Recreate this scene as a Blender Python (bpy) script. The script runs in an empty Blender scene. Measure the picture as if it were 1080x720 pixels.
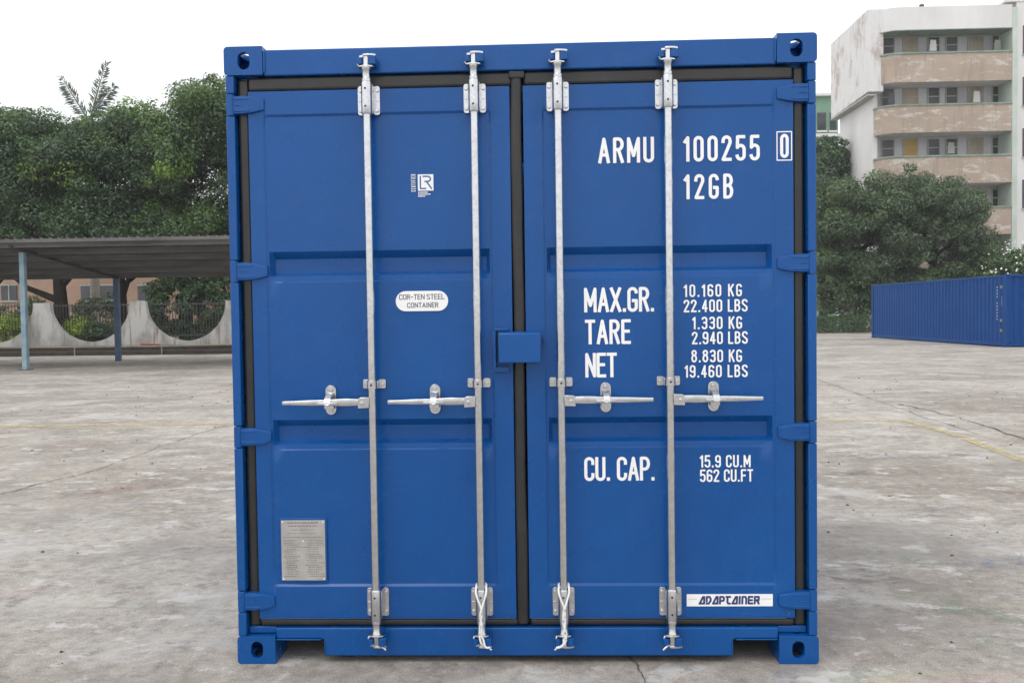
import bpy, bmesh, math, random
import numpy as np
from mathutils import Vector, Matrix

random.seed(7)
rng = np.random.default_rng(11)
S = bpy.context.scene
COL = S.collection
R = math.radians

# ------------------------------------------------------------------ camera
FPX = 950.0
CAM = Vector((0.0992, -3.7322, 1.4731))
AX = ((0.99926471, -0.03622095, 0.01257343),
      (0.03579576, 0.9988293, 0.03253753),
      (-0.01373725, -0.03206353, 0.99939142))
RIGHT = Vector((AX[0][0], AX[1][0], AX[2][0]))
FWD = Vector((AX[0][1], AX[1][1], AX[2][1]))
UP = Vector((AX[0][2], AX[1][2], AX[2][2]))
cd = bpy.data.cameras.new('camera')
co = bpy.data.objects.new('camera', cd)
COL.objects.link(co)
m = Matrix.Identity(4)
for i in range(3):
    m[i][0] = RIGHT[i]; m[i][1] = UP[i]; m[i][2] = -FWD[i]; m[i][3] = CAM[i]
co.matrix_world = m
cd.sensor_width = 36.0
cd.lens = FPX / 1080 * 36
cd.clip_end = 2000
cd.clip_start = 0.05
S.camera = co

# ------------------------------------------------------------------ sky and sun
SUN_EL, SUN_AZ = 58, 215          # high, a little left of and behind the camera
w = bpy.data.worlds.new('World')
S.world = w
w.use_nodes = True
nt = w.node_tree
nt.nodes.clear()
sky = nt.nodes.new('ShaderNodeTexSky')
sky.sky_type = 'NISHITA'; sky.sun_disc = False
sky.sun_elevation = R(SUN_EL); sky.sun_rotation = R(SUN_AZ)
sky.air_density = 1.0; sky.dust_density = 4.0; sky.ozone_density = 1.0
mixs = nt.nodes.new('ShaderNodeMix'); mixs.data_type = 'RGBA'
mixs.inputs['Factor'].default_value = 0.90
mixs.inputs['B'].default_value = (10.4, 10.55, 10.8, 1)     # the even cloud cover
nt.links.new(sky.outputs[0], mixs.inputs['A'])
bg = nt.nodes.new('ShaderNodeBackground'); bg.inputs['Strength'].default_value = 0.118
wo = nt.nodes.new('ShaderNodeOutputWorld')
nt.links.new(mixs.outputs['Result'], bg.inputs['Color'])
nt.links.new(bg.outputs[0], wo.inputs['Surface'])

sl = bpy.data.lights.new('sun', 'SUN')
sl.energy = 0.7; sl.angle = R(30); sl.color = (1.0, 0.96, 0.9)
so = bpy.data.objects.new('sun', sl)
COL.objects.link(so)
# direction towards the sun (Blender sky: rotation measured from +Y clockwise)
sd = Vector((math.sin(R(SUN_AZ)) * math.cos(R(SUN_EL)), math.cos(R(SUN_AZ)) * math.cos(R(SUN_EL)), math.sin(R(SUN_EL))))
so.rotation_euler = sd.to_track_quat('Z', 'Y').to_euler()
so.location = (0, -5, 30)

S.view_settings.view_transform = 'Standard'
S.view_settings.look = 'None'
S.view_settings.gamma = 1.0
S.view_settings.exposure = 0.22
S.view_settings.use_curve_mapping = False
S.cycles.max_bounces = 6

def at(px, py, Y):
    """point on the vertical plane y = Y that the photograph shows at pixel px, py"""
    d = RIGHT * ((px - 540) / FPX) + FWD - UP * ((py - 360) / FPX)
    t = (Y - CAM.y) / d.y
    return CAM + d * t

def gnd(px, py, z=0.0):
    d = RIGHT * ((px - 540) / FPX) + FWD - UP * ((py - 360) / FPX)
    t = (z - CAM.z) / d.z
    return CAM + d * t

# ------------------------------------------------------------------ materials
def newmat(name):
    mt = bpy.data.materials.new(name)
    mt.use_nodes = True
    n = mt.node_tree
    return mt, n, n.nodes['Principled BSDF']

def noise(n, scale, detail=4, rough=0.55, coord='Object', vec=None, stretch=None):
    t = n.nodes.new('ShaderNodeTexNoise')
    t.inputs['Scale'].default_value = scale
    t.inputs['Detail'].default_value = detail
    t.inputs['Roughness'].default_value = rough
    c = n.nodes.new('ShaderNodeTexCoord')
    if stretch:
        mp = n.nodes.new('ShaderNodeMapping')
        mp.inputs['Scale'].default_value = stretch
        n.links.new(c.outputs[coord], mp.inputs['Vector'])
        n.links.new(mp.outputs[0], t.inputs['Vector'])
    else:
        n.links.new(c.outputs[coord], t.inputs['Vector'])
    return t.outputs['Fac']

def ramp(n, fac, stops):
    r = n.nodes.new('ShaderNodeValToRGB')
    e = r.color_ramp.elements
    while len(e) < len(stops):
        e.new(0.5)
    for i, (p, c) in enumerate(stops):
        e[i].position = p
        e[i].color = c if len(c) == 4 else (*c, 1)
    n.links.new(fac, r.inputs[0])
    return r.outputs[0]

def mix(n, fac, a, b, mode='MIX'):
    x = n.nodes.new('ShaderNodeMix'); x.data_type = 'RGBA'; x.blend_type = mode
    for key, v in (('Factor', fac), ('A', a), ('B', b)):
        s = x.inputs[key]
        if isinstance(v, (int, float)):
            s.default_value = v
        elif isinstance(v, tuple):
            s.default_value = v if len(v) == 4 else (*v, 1)
        else:
            n.links.new(v, s)
    return x.outputs['Result']

def bump(n, b, h, strength, dist=0.01):
    bp = n.nodes.new('ShaderNodeBump')
    bp.inputs['Strength'].default_value = strength
    bp.inputs['Distance'].default_value = dist
    n.links.new(h, bp.inputs['Height'])
    n.links.new(bp.outputs[0], b.inputs['Normal'])

def blotch(name, c1, c2, scale=3, rough=0.6, metal=0.0, bumpv=0.0, bscale=40, lo=0.35, hi=0.65, stretch=None, spec=0.5):
    mt, n, b = newmat(name)
    f = noise(n, scale, 5, 0.6, stretch=stretch)
    n.links.new(ramp(n, f, [(lo, c1), (hi, c2)]), b.inputs['Base Color'])
    b.inputs['Roughness'].default_value = rough
    b.inputs['Metallic'].default_value = metal
    b.inputs['Specular IOR Level'].default_value = spec
    if bumpv:
        bump(n, b, noise(n, bscale, 3), bumpv)
    return mt

def blue_paint(name, c1, c2, rough, spec=0.38):
    mt, n, b = newmat(name)
    f = noise(n, 1.7, 4, 0.6)
    c = ramp(n, f, [(0.3, c1), (0.7, c2)])
    g = noise(n, 9.0, 6, 0.7)                                    # thin dust film
    d = ramp(n, g, [(0.52, (0, 0, 0)), (0.8, (1, 1, 1))])
    sc = n.nodes.new('ShaderNodeMath'); sc.operation = 'MULTIPLY'; sc.inputs[1].default_value = 0.05
    n.links.new(d, sc.inputs[0])
    c = mix(n, sc.outputs[0], c, (0.16, 0.24, 0.42))
    n.links.new(c, b.inputs['Base Color'])
    rr = n.nodes.new('ShaderNodeMapRange')
    rr.inputs['To Min'].default_value = rough - 0.07; rr.inputs['To Max'].default_value = rough + 0.10
    n.links.new(noise(n, 5, 4), rr.inputs['Value'])
    n.links.new(rr.outputs[0], b.inputs['Roughness'])
    b.inputs['Specular IOR Level'].default_value = spec
    h = n.nodes.new('ShaderNodeMath'); h.operation = 'ADD'
    n.links.new(noise(n, 5, 2), h.inputs[0]); n.links.new(noise(n, 11, 2), h.inputs[1])
    bump(n, b, h.outputs[0], 0.10, 0.008)
    return mt

M = {}
M['blue'] = blue_paint('blue_paint', (0.001, 0.070, 0.272), (0.0015, 0.081, 0.305), 0.25)
M['blue_far'] = blue_paint('faded_blue_paint', (0.002, 0.050, 0.205), (0.004, 0.060, 0.235), 0.5, 0.15)

def galv():
    mt, n, b = newmat('galvanised_steel')
    v = n.nodes.new('ShaderNodeTexVoronoi'); v.inputs['Scale'].default_value = 70
    c = n.nodes.new('ShaderNodeTexCoord'); n.links.new(c.outputs['Object'], v.inputs['Vector'])
    k = ramp(n, v.outputs['Color'], [(0.1, (0.58, 0.59, 0.605)), (0.9, (0.68, 0.685, 0.695))])
    st = ramp(n, noise(n, 16, 4), [(0.38, (0.94, 0.937, 0.93)), (0.6, (1, 1, 1))])
    n.links.new(mix(n, 1.0, k, st, 'MULTIPLY'), b.inputs['Base Color'])
    b.inputs['Metallic'].default_value = 1.0
    b.inputs['Roughness'].default_value = 0.25
    bump(n, b, noise(n, 60, 4), 0.04, 0.003)
    return mt
M['galv'] = galv()
M['rubber'] = blotch('black_rubber', (0.017, 0.0168, 0.017), (0.027, 0.026, 0.026), 6, 0.36, bumpv=0.12, bscale=30)
M['dark'] = blotch('dark_bore', (0.01, 0.01, 0.012), (0.02, 0.02, 0.02), 20, 0.7)
M['letter'] = blotch('white_vinyl', (0.88, 0.89, 0.90), (0.93, 0.93, 0.94), 8, 0.4)
M['ink'] = blotch('dark_ink', (0.03, 0.035, 0.06), (0.05, 0.055, 0.08), 30, 0.6)
M['navy'] = blotch('navy_ink', (0.02, 0.03, 0.12), (0.03, 0.04, 0.16), 30, 0.5)
M['blueink'] = blotch('blue_ink', (0.03, 0.08, 0.28), (0.04, 0.10, 0.32), 30, 0.5)
M['pink'] = blotch('pink_ink', (0.70, 0.42, 0.42), (0.78, 0.52, 0.50), 30, 0.5)
M['plate'] = blotch('etched_alloy', (0.40, 0.385, 0.37), (0.50, 0.48, 0.46), 14, 0.42, metal=0.35)
M['platetext'] = blotch('etched_lines', (0.16, 0.155, 0.15), (0.24, 0.23, 0.22), 60, 0.6)
M['cordm'] = blotch('white_cord', (0.82, 0.82, 0.81), (0.90, 0.90, 0.89), 40, 0.8, bumpv=0.2, bscale=200)
M['plywood'] = blotch('floor_plywood', (0.16, 0.10, 0.06), (0.22, 0.14, 0.08), 4, 0.7)

def concrete_ground():
    mt, n, b = newmat('yard_concrete')
    base = ramp(n, noise(n, 0.35, 6, 0.6), [(0.38, (0.284, 0.252, 0.220)), (0.48, (0.354, 0.322, 0.285)), (0.60, (0.412, 0.382, 0.342))])
    mid = ramp(n, noise(n, 2.2, 12, 0.72, stretch=(1.0, 0.9, 1)), [(0.36, (0.77, 0.75, 0.73)), (0.47, (0.94, 0.935, 0.93)), (0.54, (1.02, 1.02, 1.02)), (0.64, (1.20, 1.20, 1.19))])
    c = mix(n, 1.0, base, mid, 'MULTIPLY')
    fine = ramp(n, noise(n, 14, 8, 0.72), [(0.36, (0.76, 0.75, 0.74)), (0.49, (0.98, 0.98, 0.98)), (0.64, (1.17, 1.17, 1.16))])
    c = mix(n, 1.0, c, fine, 'MULTIPLY')
    grit = ramp(n, noise(n, 120, 4, 0.7), [(0.34, (0.66, 0.66, 0.66)), (0.66, (1.26, 1.26, 1.26))])
    c = mix(n, 1.0, c, grit, 'MULTIPLY')
    # pale scraped patches, stretched across the yard
    pale = ramp(n, noise(n, 0.8, 12, 0.70, stretch=(0.8, 1.1, 1)), [(0.535, (0, 0, 0)), (0.64, (0.65, 0.65, 0.65))])
    c = mix(n, pale, c, (0.50, 0.485, 0.46))
    pale2 = ramp(n, noise(n, 3.4, 12, 0.72, stretch=(0.7, 1.1, 1)), [(0.572, (0, 0, 0)), (0.592, (0.62, 0.62, 0.62)), (0.65, (0.8, 0.8, 0.8))])
    c = mix(n, pale2, c, (0.55, 0.53, 0.505))
    pale3 = ramp(n, noise(n, 11, 12, 0.78, stretch=(0.8, 1.0, 1)), [(0.575, (0, 0, 0)), (0.60, (0.45, 0.45, 0.45))])
    c = mix(n, pale3, c, (0.56, 0.545, 0.52))
    # oil and damp stains
    dark = ramp(n, noise(n, 0.7, 10, 0.66, stretch=(0.7, 1.1, 1)), [(0.38, (0.55, 0.55, 0.55)), (0.48, (0, 0, 0))])
    c = mix(n, dark, c, (0.23, 0.21, 0.195))
    streak = ramp(n, noise(n, 5, 12, 0.75, stretch=(0.7, 1.0, 1)), [(0.405, (0.6, 0.6, 0.6)), (0.435, (0, 0, 0))])
    c = mix(n, streak, c, (0.19, 0.175, 0.16))
    spots = ramp(n, noise(n, 14, 8, 0.70), [(0.315, (0.8, 0.8, 0.8)), (0.345, (0, 0, 0))])
    c = mix(n, spots, c, (0.12, 0.11, 0.10))
    # overspray left by earlier paint jobs
    for sc, lo, col in ((1.1, 0.64, (0.44, 0.24, 0.22)), (1.45, 0.645, (0.24, 0.37, 0.26)), (1.75, 0.65, (0.22, 0.28, 0.42)), (1.3, 0.65, (0.50, 0.46, 0.24))):
        f = ramp(n, noise(n, sc, 10, 0.72, stretch=(0.6 + sc * 0.1, 1.5, 3.1 * sc)), [(lo - 0.04, (0, 0, 0)), (lo + 0.03, (0.24, 0.24, 0.24))])
        c = mix(n, f, c, col)
    n.links.new(c, b.inputs['Base Color'])
    b.inputs['Roughness'].default_value = 0.78
    b.inputs['Specular IOR Level'].default_value = 0.35
    bump(n, b, noise(n, 45, 8, 0.7), 0.35, 0.01)
    return mt
M['ground'] = concrete_ground()

def worn(name, col, lo, hi, scale=6, stretch=None, top=1.0):
    """paint that has flaked off in places: the gaps are transparent"""
    mt, n, b = newmat(name)
    f = ramp(n, noise(n, scale, 8, 0.75, stretch=stretch), [(lo, (0, 0, 0)), (hi, (top, top, top))])
    n.links.new(f, b.inputs['Alpha'])
    k = ramp(n, noise(n, 20, 4), [(0.3, tuple(v * 0.8 for v in col)), (0.7, col)])
    n.links.new(k, b.inputs['Base Color'])
    b.inputs['Roughness'].default_value = 0.8
    return mt
M['yellow'] = worn('worn_yellow_paint', (0.60, 0.50, 0.25), 0.36, 0.58, 5, top=.85)
M['crack'] = worn('crack_fill', (0.11, 0.092, 0.08), 0.40, 0.56, 6, top=.85)
M['scuffw'] = worn('chalk_scuff', (0.62, 0.61, 0.60), 0.44, 0.72, 9, top=.7)
M['scuffr'] = worn('red_scuff', (0.42, 0.17, 0.15), 0.47, 0.66, 8, top=.5)
M['scuffg'] = worn('green_scuff', (0.20, 0.36, 0.22), 0.50, 0.72, 7, top=.5)
M['scuffb'] = worn('blue_scuff', (0.12, 0.22, 0.42), 0.50, 0.70, 9, top=.5)
M['scuffk'] = worn('dark_scuff', (0.07, 0.065, 0.06), 0.46, 0.70, 9, top=.7)

M['conc_white'] = blotch('weathered_white_concrete', (0.22, 0.215, 0.20), (0.44, 0.43, 0.41), 1.1, 0.85, lo=0.3, hi=0.62, stretch=(1.6, 1, 0.6))
def scallop():
    mt, n, b = newmat('weathered_white_concrete')
    c = ramp(n, noise(n, 1.1, 6, 0.65, stretch=(1.6, 1, 0.6)), [(0.36, (0.25, 0.245, 0.23)), (0.58, (0.47, 0.46, 0.44))])
    st = ramp(n, noise(n, 1.0, 8, 0.7, stretch=(2.6, 1, 0.25)), [(0.53, (0, 0, 0)), (0.62, (0.75, 0.75, 0.75))])
    c = mix(n, st, c, (0.17, 0.115, 0.07))
    n.links.new(c, b.inputs['Base Color']); b.inputs['Roughness'].default_value = 0.88
    return mt
M['conc_white'] = scallop()
M['rust_stain'] = blotch('brick_plinth', (0.030, 0.025, 0.022), (0.062, 0.048, 0.04), 3, 0.85)
M['roofsheet'] = blotch('old_corrugated_sheet', (0.085, 0.084, 0.080), (0.165, 0.163, 0.155), 1.5, 0.75, stretch=(0.3, 2, 1))
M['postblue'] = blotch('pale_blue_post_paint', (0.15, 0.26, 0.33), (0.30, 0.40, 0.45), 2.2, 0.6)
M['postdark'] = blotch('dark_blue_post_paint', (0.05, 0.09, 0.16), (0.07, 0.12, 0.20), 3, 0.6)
M['steel_dark'] = blotch('dark_steel', (0.035, 0.035, 0.037), (0.06, 0.06, 0.058), 5, 0.6)
M['pipe'] = blotch('cream_pipe', (0.22, 0.19, 0.13), (0.30, 0.26, 0.18), 4, 0.7)
M['redpaint'] = blotch('red_plastic', (0.35, 0.05, 0.04), (0.42, 0.07, 0.05), 4, 0.5)
M['orange_wall'] = blotch('salmon_tile_wall', (0.31, 0.20, 0.145), (0.38, 0.26, 0.19), 0.8, 0.8)
M['glass'] = blotch('dusty_window_glass', (0.025, 0.03, 0.035), (0.06, 0.065, 0.07), 0.7, 0.12)
M['white_wall'] = blotch('off_white_render', (0.62, 0.61, 0.60), (0.74, 0.73, 0.72), 0.25, 0.85, lo=0.32, hi=0.6, stretch=(1.5, 1.5, 0.5))
M['inner_wall'] = blotch('pale_corridor_wall', (0.50, 0.49, 0.52), (0.60, 0.59, 0.61), 0.5, 0.85)
M['green_trim'] = blotch('faded_green_trim', (0.17, 0.235, 0.18), (0.28, 0.35, 0.28), 1.5, 0.7)
M['dark_room'] = blotch('dark_door_paint', (0.055, 0.055, 0.065), (0.11, 0.105, 0.12), 0.8, 0.5)
M['tan_door'] = blotch('tan_door_paint', (0.34, 0.27, 0.19), (0.42, 0.35, 0.25), 1.2, 0.6)
M['yellow_door'] = blotch('ochre_door_paint', (0.46, 0.27, 0.06), (0.52, 0.33, 0.09), 1.2, 0.6)
M['frame_paint'] = blotch('grey_green_frame_paint', (0.30, 0.32, 0.28), (0.42, 0.43, 0.38), 1.2, 0.6)
M['green_bldg'] = blotch('mint_green_wall', (0.16, 0.30, 0.20), (0.22, 0.37, 0.26), 0.4, 0.8)
M['bark'] = blotch('shaded_bark', (0.012, 0.010, 0.009), (0.030, 0.025, 0.020), 4, 0.9, bumpv=0.5, bscale=12, stretch=(1, 1, 0.3), spec=0.15)  # near black: the shade under the crowns is put into the bark colour
M['palmbark'] = blotch('grey_palm_bark', (0.20, 0.18, 0.15), (0.30, 0.28, 0.24), 5, 0.9, stretch=(0.4, 0.4, 3))
M['bloom'] = blotch('white_petals', (0.72, 0.72, 0.68), (0.82, 0.82, 0.78), 3, 0.7)
M['stone'] = blotch('dark_chip', (0.05, 0.045, 0.04), (0.1, 0.09, 0.08), 30, 0.8)

def peeling():
    mt, n, b = newmat('peeling_pink_render')
    base = ramp(n, noise(n, 0.5, 4), [(0.3, (0.36, 0.285, 0.225)), (0.7, (0.44, 0.36, 0.29))])
    pl = ramp(n, noise(n, 1.3, 12, 0.8, stretch=(0.6, 1, 1.7)), [(0.53, (0, 0, 0)), (0.58, (.9, .9, .9))])
    c = mix(n, pl, base, (0.58, 0.54, 0.50))
    g = ramp(n, noise(n, 1.2, 9, 0.72, stretch=(2.4, 1, 0.18)), [(0.38, (0.6, 0.6, 0.6)), (0.48, (0, 0, 0))])
    c = mix(n, g, c, (0.30, 0.245, 0.20))
    n.links.new(c, b.inputs['Base Color'])
    b.inputs['Roughness'].default_value = 0.9
    return mt
M['peel'] = peeling()

def stained_gable():
    mt, n, b = newmat('stained_gable_render')
    pl = ramp(n, noise(n, 0.55, 10, 0.7, stretch=(1, 1, 0.6)), [(0.51, (0, 0, 0)), (0.60, (0.9, 0.9, 0.9))])
    c = mix(n, pl, (0.70, 0.69, 0.68), (0.46, 0.37, 0.33))
    g = ramp(n, noise(n, 1.0, 9, 0.7, stretch=(1.5, 1.5, 0.35)), [(0.36, (0.6, 0.6, 0.6)), (0.46, (0, 0, 0))])
    c = mix(n, g, c, (0.42, 0.415, 0.41))
    n.links.new(c, b.inputs['Base Color'])
    b.inputs['Roughness'].default_value = 0.9
    return mt
M['gable'] = stained_gable()

def leafmat(name):
    mt, n, b = newmat(name)
    a = n.nodes.new('ShaderNodeAttribute'); a.attribute_name = 'tint'
    n.links.new(a.outputs['Color'], b.inputs['Base Color'])
    b.inputs['Roughness'].default_value = 0.40
    b.inputs['Specular IOR Level'].default_value = 0.6
    tr = n.nodes.new('ShaderNodeBsdfTranslucent')
    n.links.new(mix(n, 1.0, a.outputs['Color'], (1.3, 1.5, 0.6), 'MULTIPLY'), tr.inputs['Color'])
    ms = n.nodes.new('ShaderNodeMixShader'); ms.inputs[0].default_value = 0.30
    out = [x for x in n.nodes if x.type == 'OUTPUT_MATERIAL'][0]
    n.links.new(b.outputs[0], ms.inputs[1]); n.links.new(tr.outputs[0], ms.inputs[2])
    n.links.new(ms.outputs[0], out.inputs['Surface'])
    return mt
M['leaf'] = leafmat('leaf')

# ------------------------------------------------------------------ mesh helpers
class MB:
    def __init__(s):
        s.v = []; s.f = []
    def add(s, vs, fs):
        k = len(s.v)
        s.v += [tuple(p) for p in vs]
        s.f += [tuple(i + k for i in q) for q in fs]
        return s
    def box(s, x0, x1, y0, y1, z0, z1):
        if x0 > x1: x0, x1 = x1, x0
        if y0 > y1: y0, y1 = y1, y0
        if z0 > z1: z0, z1 = z1, z0
        return s.add([(x0, y0, z0), (x1, y0, z0), (x1, y1, z0), (x0, y1, z0), (x0, y0, z1), (x1, y0, z1), (x1, y1, z1), (x0, y1, z1)],
                     [(0, 3, 2, 1), (4, 5, 6, 7), (0, 1, 5, 4), (1, 2, 6, 5), (2, 3, 7, 6), (3, 0, 4, 7)])
    def tube(s, pts, r, n=12, caps=True):
        pts = [Vector(p) for p in pts]
        rs = r if isinstance(r, (list, tuple)) else [r] * len(pts)
        vs = []; fs = []
        ref = None
        for i, p in enumerate(pts):
            a = pts[max(0, i - 1)]; b = pts[min(len(pts) - 1, i + 1)]
            d = (b - a).normalized()
            if ref is None:
                ref = Vector((0, 0, 1)) if abs(d.z) < 0.9 else Vector((1, 0, 0))
            u = d.cross(ref).normalized(); v = d.cross(u).normalized()
            ref = -v if False else ref
            for k in range(n):
                t = 2 * math.pi * k / n
                vs.append(p + (u * math.cos(t) + v * math.sin(t)) * rs[i])
        for i in range(len(pts) - 1):
            for k in range(n):
                q = (k + 1) % n
                fs.append((i * n + k, i * n + q, (i + 1) * n + q, (i + 1) * n + k))
        if caps:
            fs.append(tuple(range(n - 1, -1, -1)))
            fs.append(tuple((len(pts) - 1) * n + k for k in range(n)))
        return s.add(vs, fs)
    def prism(s, poly, y0, y1):
        """polygon of (x, z) extruded along y"""
        n = len(poly)
        vs = [(x, y0, z) for x, z in poly] + [(x, y1, z) for x, z in poly]
        fs = [tuple(range(n)), tuple(range(2 * n - 1, n - 1, -1))]
        fs += [(i + n, (i + 1) % n + n, (i + 1) % n, i) for i in range(n)]
        return s.add(vs, fs)
    def prism_z(s, poly, z0, z1):
        n = len(poly)
        vs = [(x, y, z0) for x, y in poly] + [(x, y, z1) for x, y in poly]
        fs = [tuple(range(n - 1, -1, -1)), tuple(range(n, 2 * n))]
        fs += [(i, (i + 1) % n, (i + 1) % n + n, i + n) for i in range(n)]
        return s.add(vs, fs)
    def prism_x(s, poly, x0, x1):
        """polygon of (y, z) extruded along x"""
        n = len(poly)
        vs = [(x0, y, z) for y, z in poly] + [(x1, y, z) for y, z in poly]
        fs = [tuple(range(n - 1, -1, -1)), tuple(range(n, 2 * n))]
        fs += [(i, (i + 1) % n, (i + 1) % n + n, i + n) for i in range(n)]
        return s.add(vs, fs)
    def bolt(s, x, y, z, r=0.008, h=0.006):
        return s.tube([(x, y, z), (x, y - h, z)], r, 8)
    def mesh(s, name, fix=True):
        me = bpy.data.meshes.new(name)
        me.from_pydata(s.v, [], s.f)
        if fix:
            b = bmesh.new(); b.from_mesh(me)
            bmesh.ops.recalc_face_normals(b, faces=b.faces)
            b.to_mesh(me); b.free()
        return me
    def build(s, name, mat, parent=None, bevel=0, smooth=None, seg=2, fix=True):
        return link(name, s.mesh(name, fix), mat, parent, bevel, smooth, seg)

def link(name, me, mat, parent=None, bevel=0, smooth=None, seg=2):
    if isinstance(mat, str): mat = M[mat]
    if mat: me.materials.append(mat)
    if smooth is None and bevel: smooth = 40
    if smooth:
        for p in me.polygons: p.use_smooth = True
        me.set_sharp_from_angle(angle=R(smooth))
    o = bpy.data.objects.new(name, me)
    COL.objects.link(o)
    if parent: o.parent = parent
    if bevel:
        md = o.modifiers.new('bevel', 'BEVEL')
        md.width = bevel; md.segments = seg; md.limit_method = 'ANGLE'; md.angle_limit = R(40)
        md.harden_normals = False
    return o

def tag(o, label=None, cat=None, group=None, kind=None):
    if label: o['label'] = label
    if cat: o['category'] = cat
    if group: o['group'] = group
    if kind: o['kind'] = kind
    return o

def thing(name, label, cat, loc=(0, 0, 0), rz=0, group=None):
    o = bpy.data.objects.new(name, None)
    o.empty_display_size = 0.3
    COL.objects.link(o)
    o.location = loc; o.rotation_euler = (0, 0, rz)
    return tag(o, label, cat, group)

def copy_part(o, parent, loc=None):
    c = o.copy(); COL.objects.link(c); c.parent = parent
    if loc: c.location = loc
    for ch in list(o.children):
        copy_part(ch, c)
    return c

# ------------------------------------------------------------------ stroke lettering
def arc(cx, cy, rx, ry, a0, a1, n=10):
    return [(cx + rx * math.cos(R(a0 + (a1 - a0) * i / n)), cy + ry * math.sin(R(a0 + (a1 - a0) * i / n))) for i in range(n + 1)]
ry = 0.17; rx = 0.5
def oval(): return arc(.5, 1 - ry, rx, ry, 0, 180) + arc(.5, ry, rx, ry, 180, 360)
GL = {
 'A': (1.12, [[(0, 0), (.5, 1), (1, 0)], [(.2, .3), (.8, .3)]], []),
 'R': (1, [[(0, 0), (0, 1), (.5, 1)] + arc(.5, 1 - .235, .5, .235, 90, -90) + [(0, .53)], [(.5, .53), (1, 0)]], []),
 'M': (1.3, [[(0, 0), (0, 1), (.5, .25), (1, 1), (1, 0)]], []),
 'U': (1, [[(0, 1), (0, ry)] + arc(.5, ry, rx, ry, 180, 360) + [(1, 1)]], []),
 '1': (.45, [[(0, .82), (.9, 1), (.9, 0)]], []),
 '0': (1, [], [oval()]),
 'O': (1, [], [oval()]),
 '2': (1, [[(0, .8)] + arc(.5, 1 - ry, rx, ry, 170, 0) + [(1, .74), (0, 0), (1, 0)]], []),
 '5': (1, [[(.95, 1), (.08, 1), (.04, .52)] + arc(.5, .44, .5, .17, 140, 0) + [(1, ry)] + arc(.5, ry, rx, ry, 0, -170)], []),
 'G': (1, [arc(.5, 1 - ry, rx, ry, 4, 180) + arc(.5, ry, rx, ry, 180, 360) + [(1, .45), (.6, .45)]], []),
 'C': (1, [[(1, .76)] + arc(.5, 1 - ry, rx, ry, 0, 180) + arc(.5, ry, rx, ry, 180, 360) + [(1, .24)]], []),
 'B': (1, [[(0, .53), (.45, .53)] + arc(.45, .765, .5, .235, -90, 90) + [(0, 1), (0, 0), (.5, 0)] + arc(.5, .265, .5, .265, -90, 90)], []),
 'X': (1.12, [[(0, 0), (1, 1)], [(0, 1), (1, 0)]], []),
 '.': (.12, [[(.5, 0), (.5, .03)]], []),
 '-': (.7, [[(0, .5), (1, .5)]], []),
 'T': (1, [[(0, 1), (1, 1)], [(.5, 1), (.5, 0)]], []),
 'E': (.9, [[(1, 1), (0, 1), (0, 0), (1, 0)], [(0, .52), (.85, .52)]], []),
 'F': (.9, [[(1, 1), (0, 1), (0, 0)], [(0, .5), (.85, .5)]], []),
 'N': (1.05, [[(0, 0), (0, 1), (1, 0), (1, 1)]], []),
 'I': (.1, [[(.5, 0), (.5, 1)]], []),
 'K': (1, [[(0, 0), (0, 1)], [(1, 1), (0, .42)], [(.35, .62), (1, 0)]], []),
 'L': (.85, [[(0, 1), (0, 0), (1, 0)]], []),
 'S': (1, [arc(.5, 1 - ry, rx, ry, 10, 180) + [(0, .68), (1, .34)] + arc(.5, ry, rx, ry, 0, -170)], []),
 'P': (1, [[(0, 0), (0, 1), (.5, 1)] + arc(.5, .74, .5, .26, 90, -90) + [(0, .48)]], []),
 'D': (1, [], [[(0, 0), (0, 1), (.45, 1)] + arc(.45, .72, .55, .28, 90, 0) + arc(.45, .28, .55, .28, 0, -90)]),
 '3': (1, [arc(.5, 1 - ry, rx, ry, 165, 0) + [(1, .70)] + arc(.6, .66, .4, .13, 0, -90) + [(.35, .53), (.6, .53)] + arc(.55, .36, .45, .17, 90, 0) + arc(.5, ry, rx, ry, 0, -165)], []),
 '4': (1, [[(.72, 0), (.72, 1), (0, .27), (1, .27)]], []),
 '6': (1, [arc(.5, 1 - ry, rx, ry, 6, 180) + arc(.5, ry, rx, ry, 180, 360) + [(1, .38)] + arc(.5, .38, rx, ry, 0, 180)], []),
 '9': (1, [arc(.5, ry, rx, ry, 186, 360) + [(1, .83)] + arc(.5, 1 - ry, rx, ry, 0, 180) + [(0, .62)] + arc(.5, .62, rx, ry, 180, 360)], []),
 '8': (1, [], [arc(.5, .80, .45, .20, -90, 270, 20)[:-1], arc(.5, .29, .5, .29, 90, 450, 20)[:-1]]),
}
TECH = {
 'A': (1.15, [[(0, 0), (.72, 1), (1, 1), (1, 0), (.12, 0)], ], []),
 'D': (1.05, [[(.0, 0), (.55, 0), (1, .45), (1, .7), (.7, 1), (.02, 1), (.02, .35)]], []),
 'P': (1, [[(0, 0), (0, 1), (.8, 1), (1, .8), (1, .55), (.8, .4), (.3, .4)]], []),
 'T': (.95, [[(0, 1), (1, 1)], [(.3, 1), (.3, .2), (.5, 0), (.95, 0)]], []),
 'I': (.12, [[(.5, 0), (.5, 1)]], []),
 'N': (1, [[(0, 0), (0, 1), (.75, 1), (1, .75), (1, 0)]], []),
 'E': (.95, [[(1, 1), (0, 1), (0, 0), (1, 0)], [(0, .5), (.9, .5)]], []),
 'R': (1, [[(0, 0), (0, 1), (1, 1), (1, .5), (.3, .5)], [(.55, .5), (1, 0)]], []),
}

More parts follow.
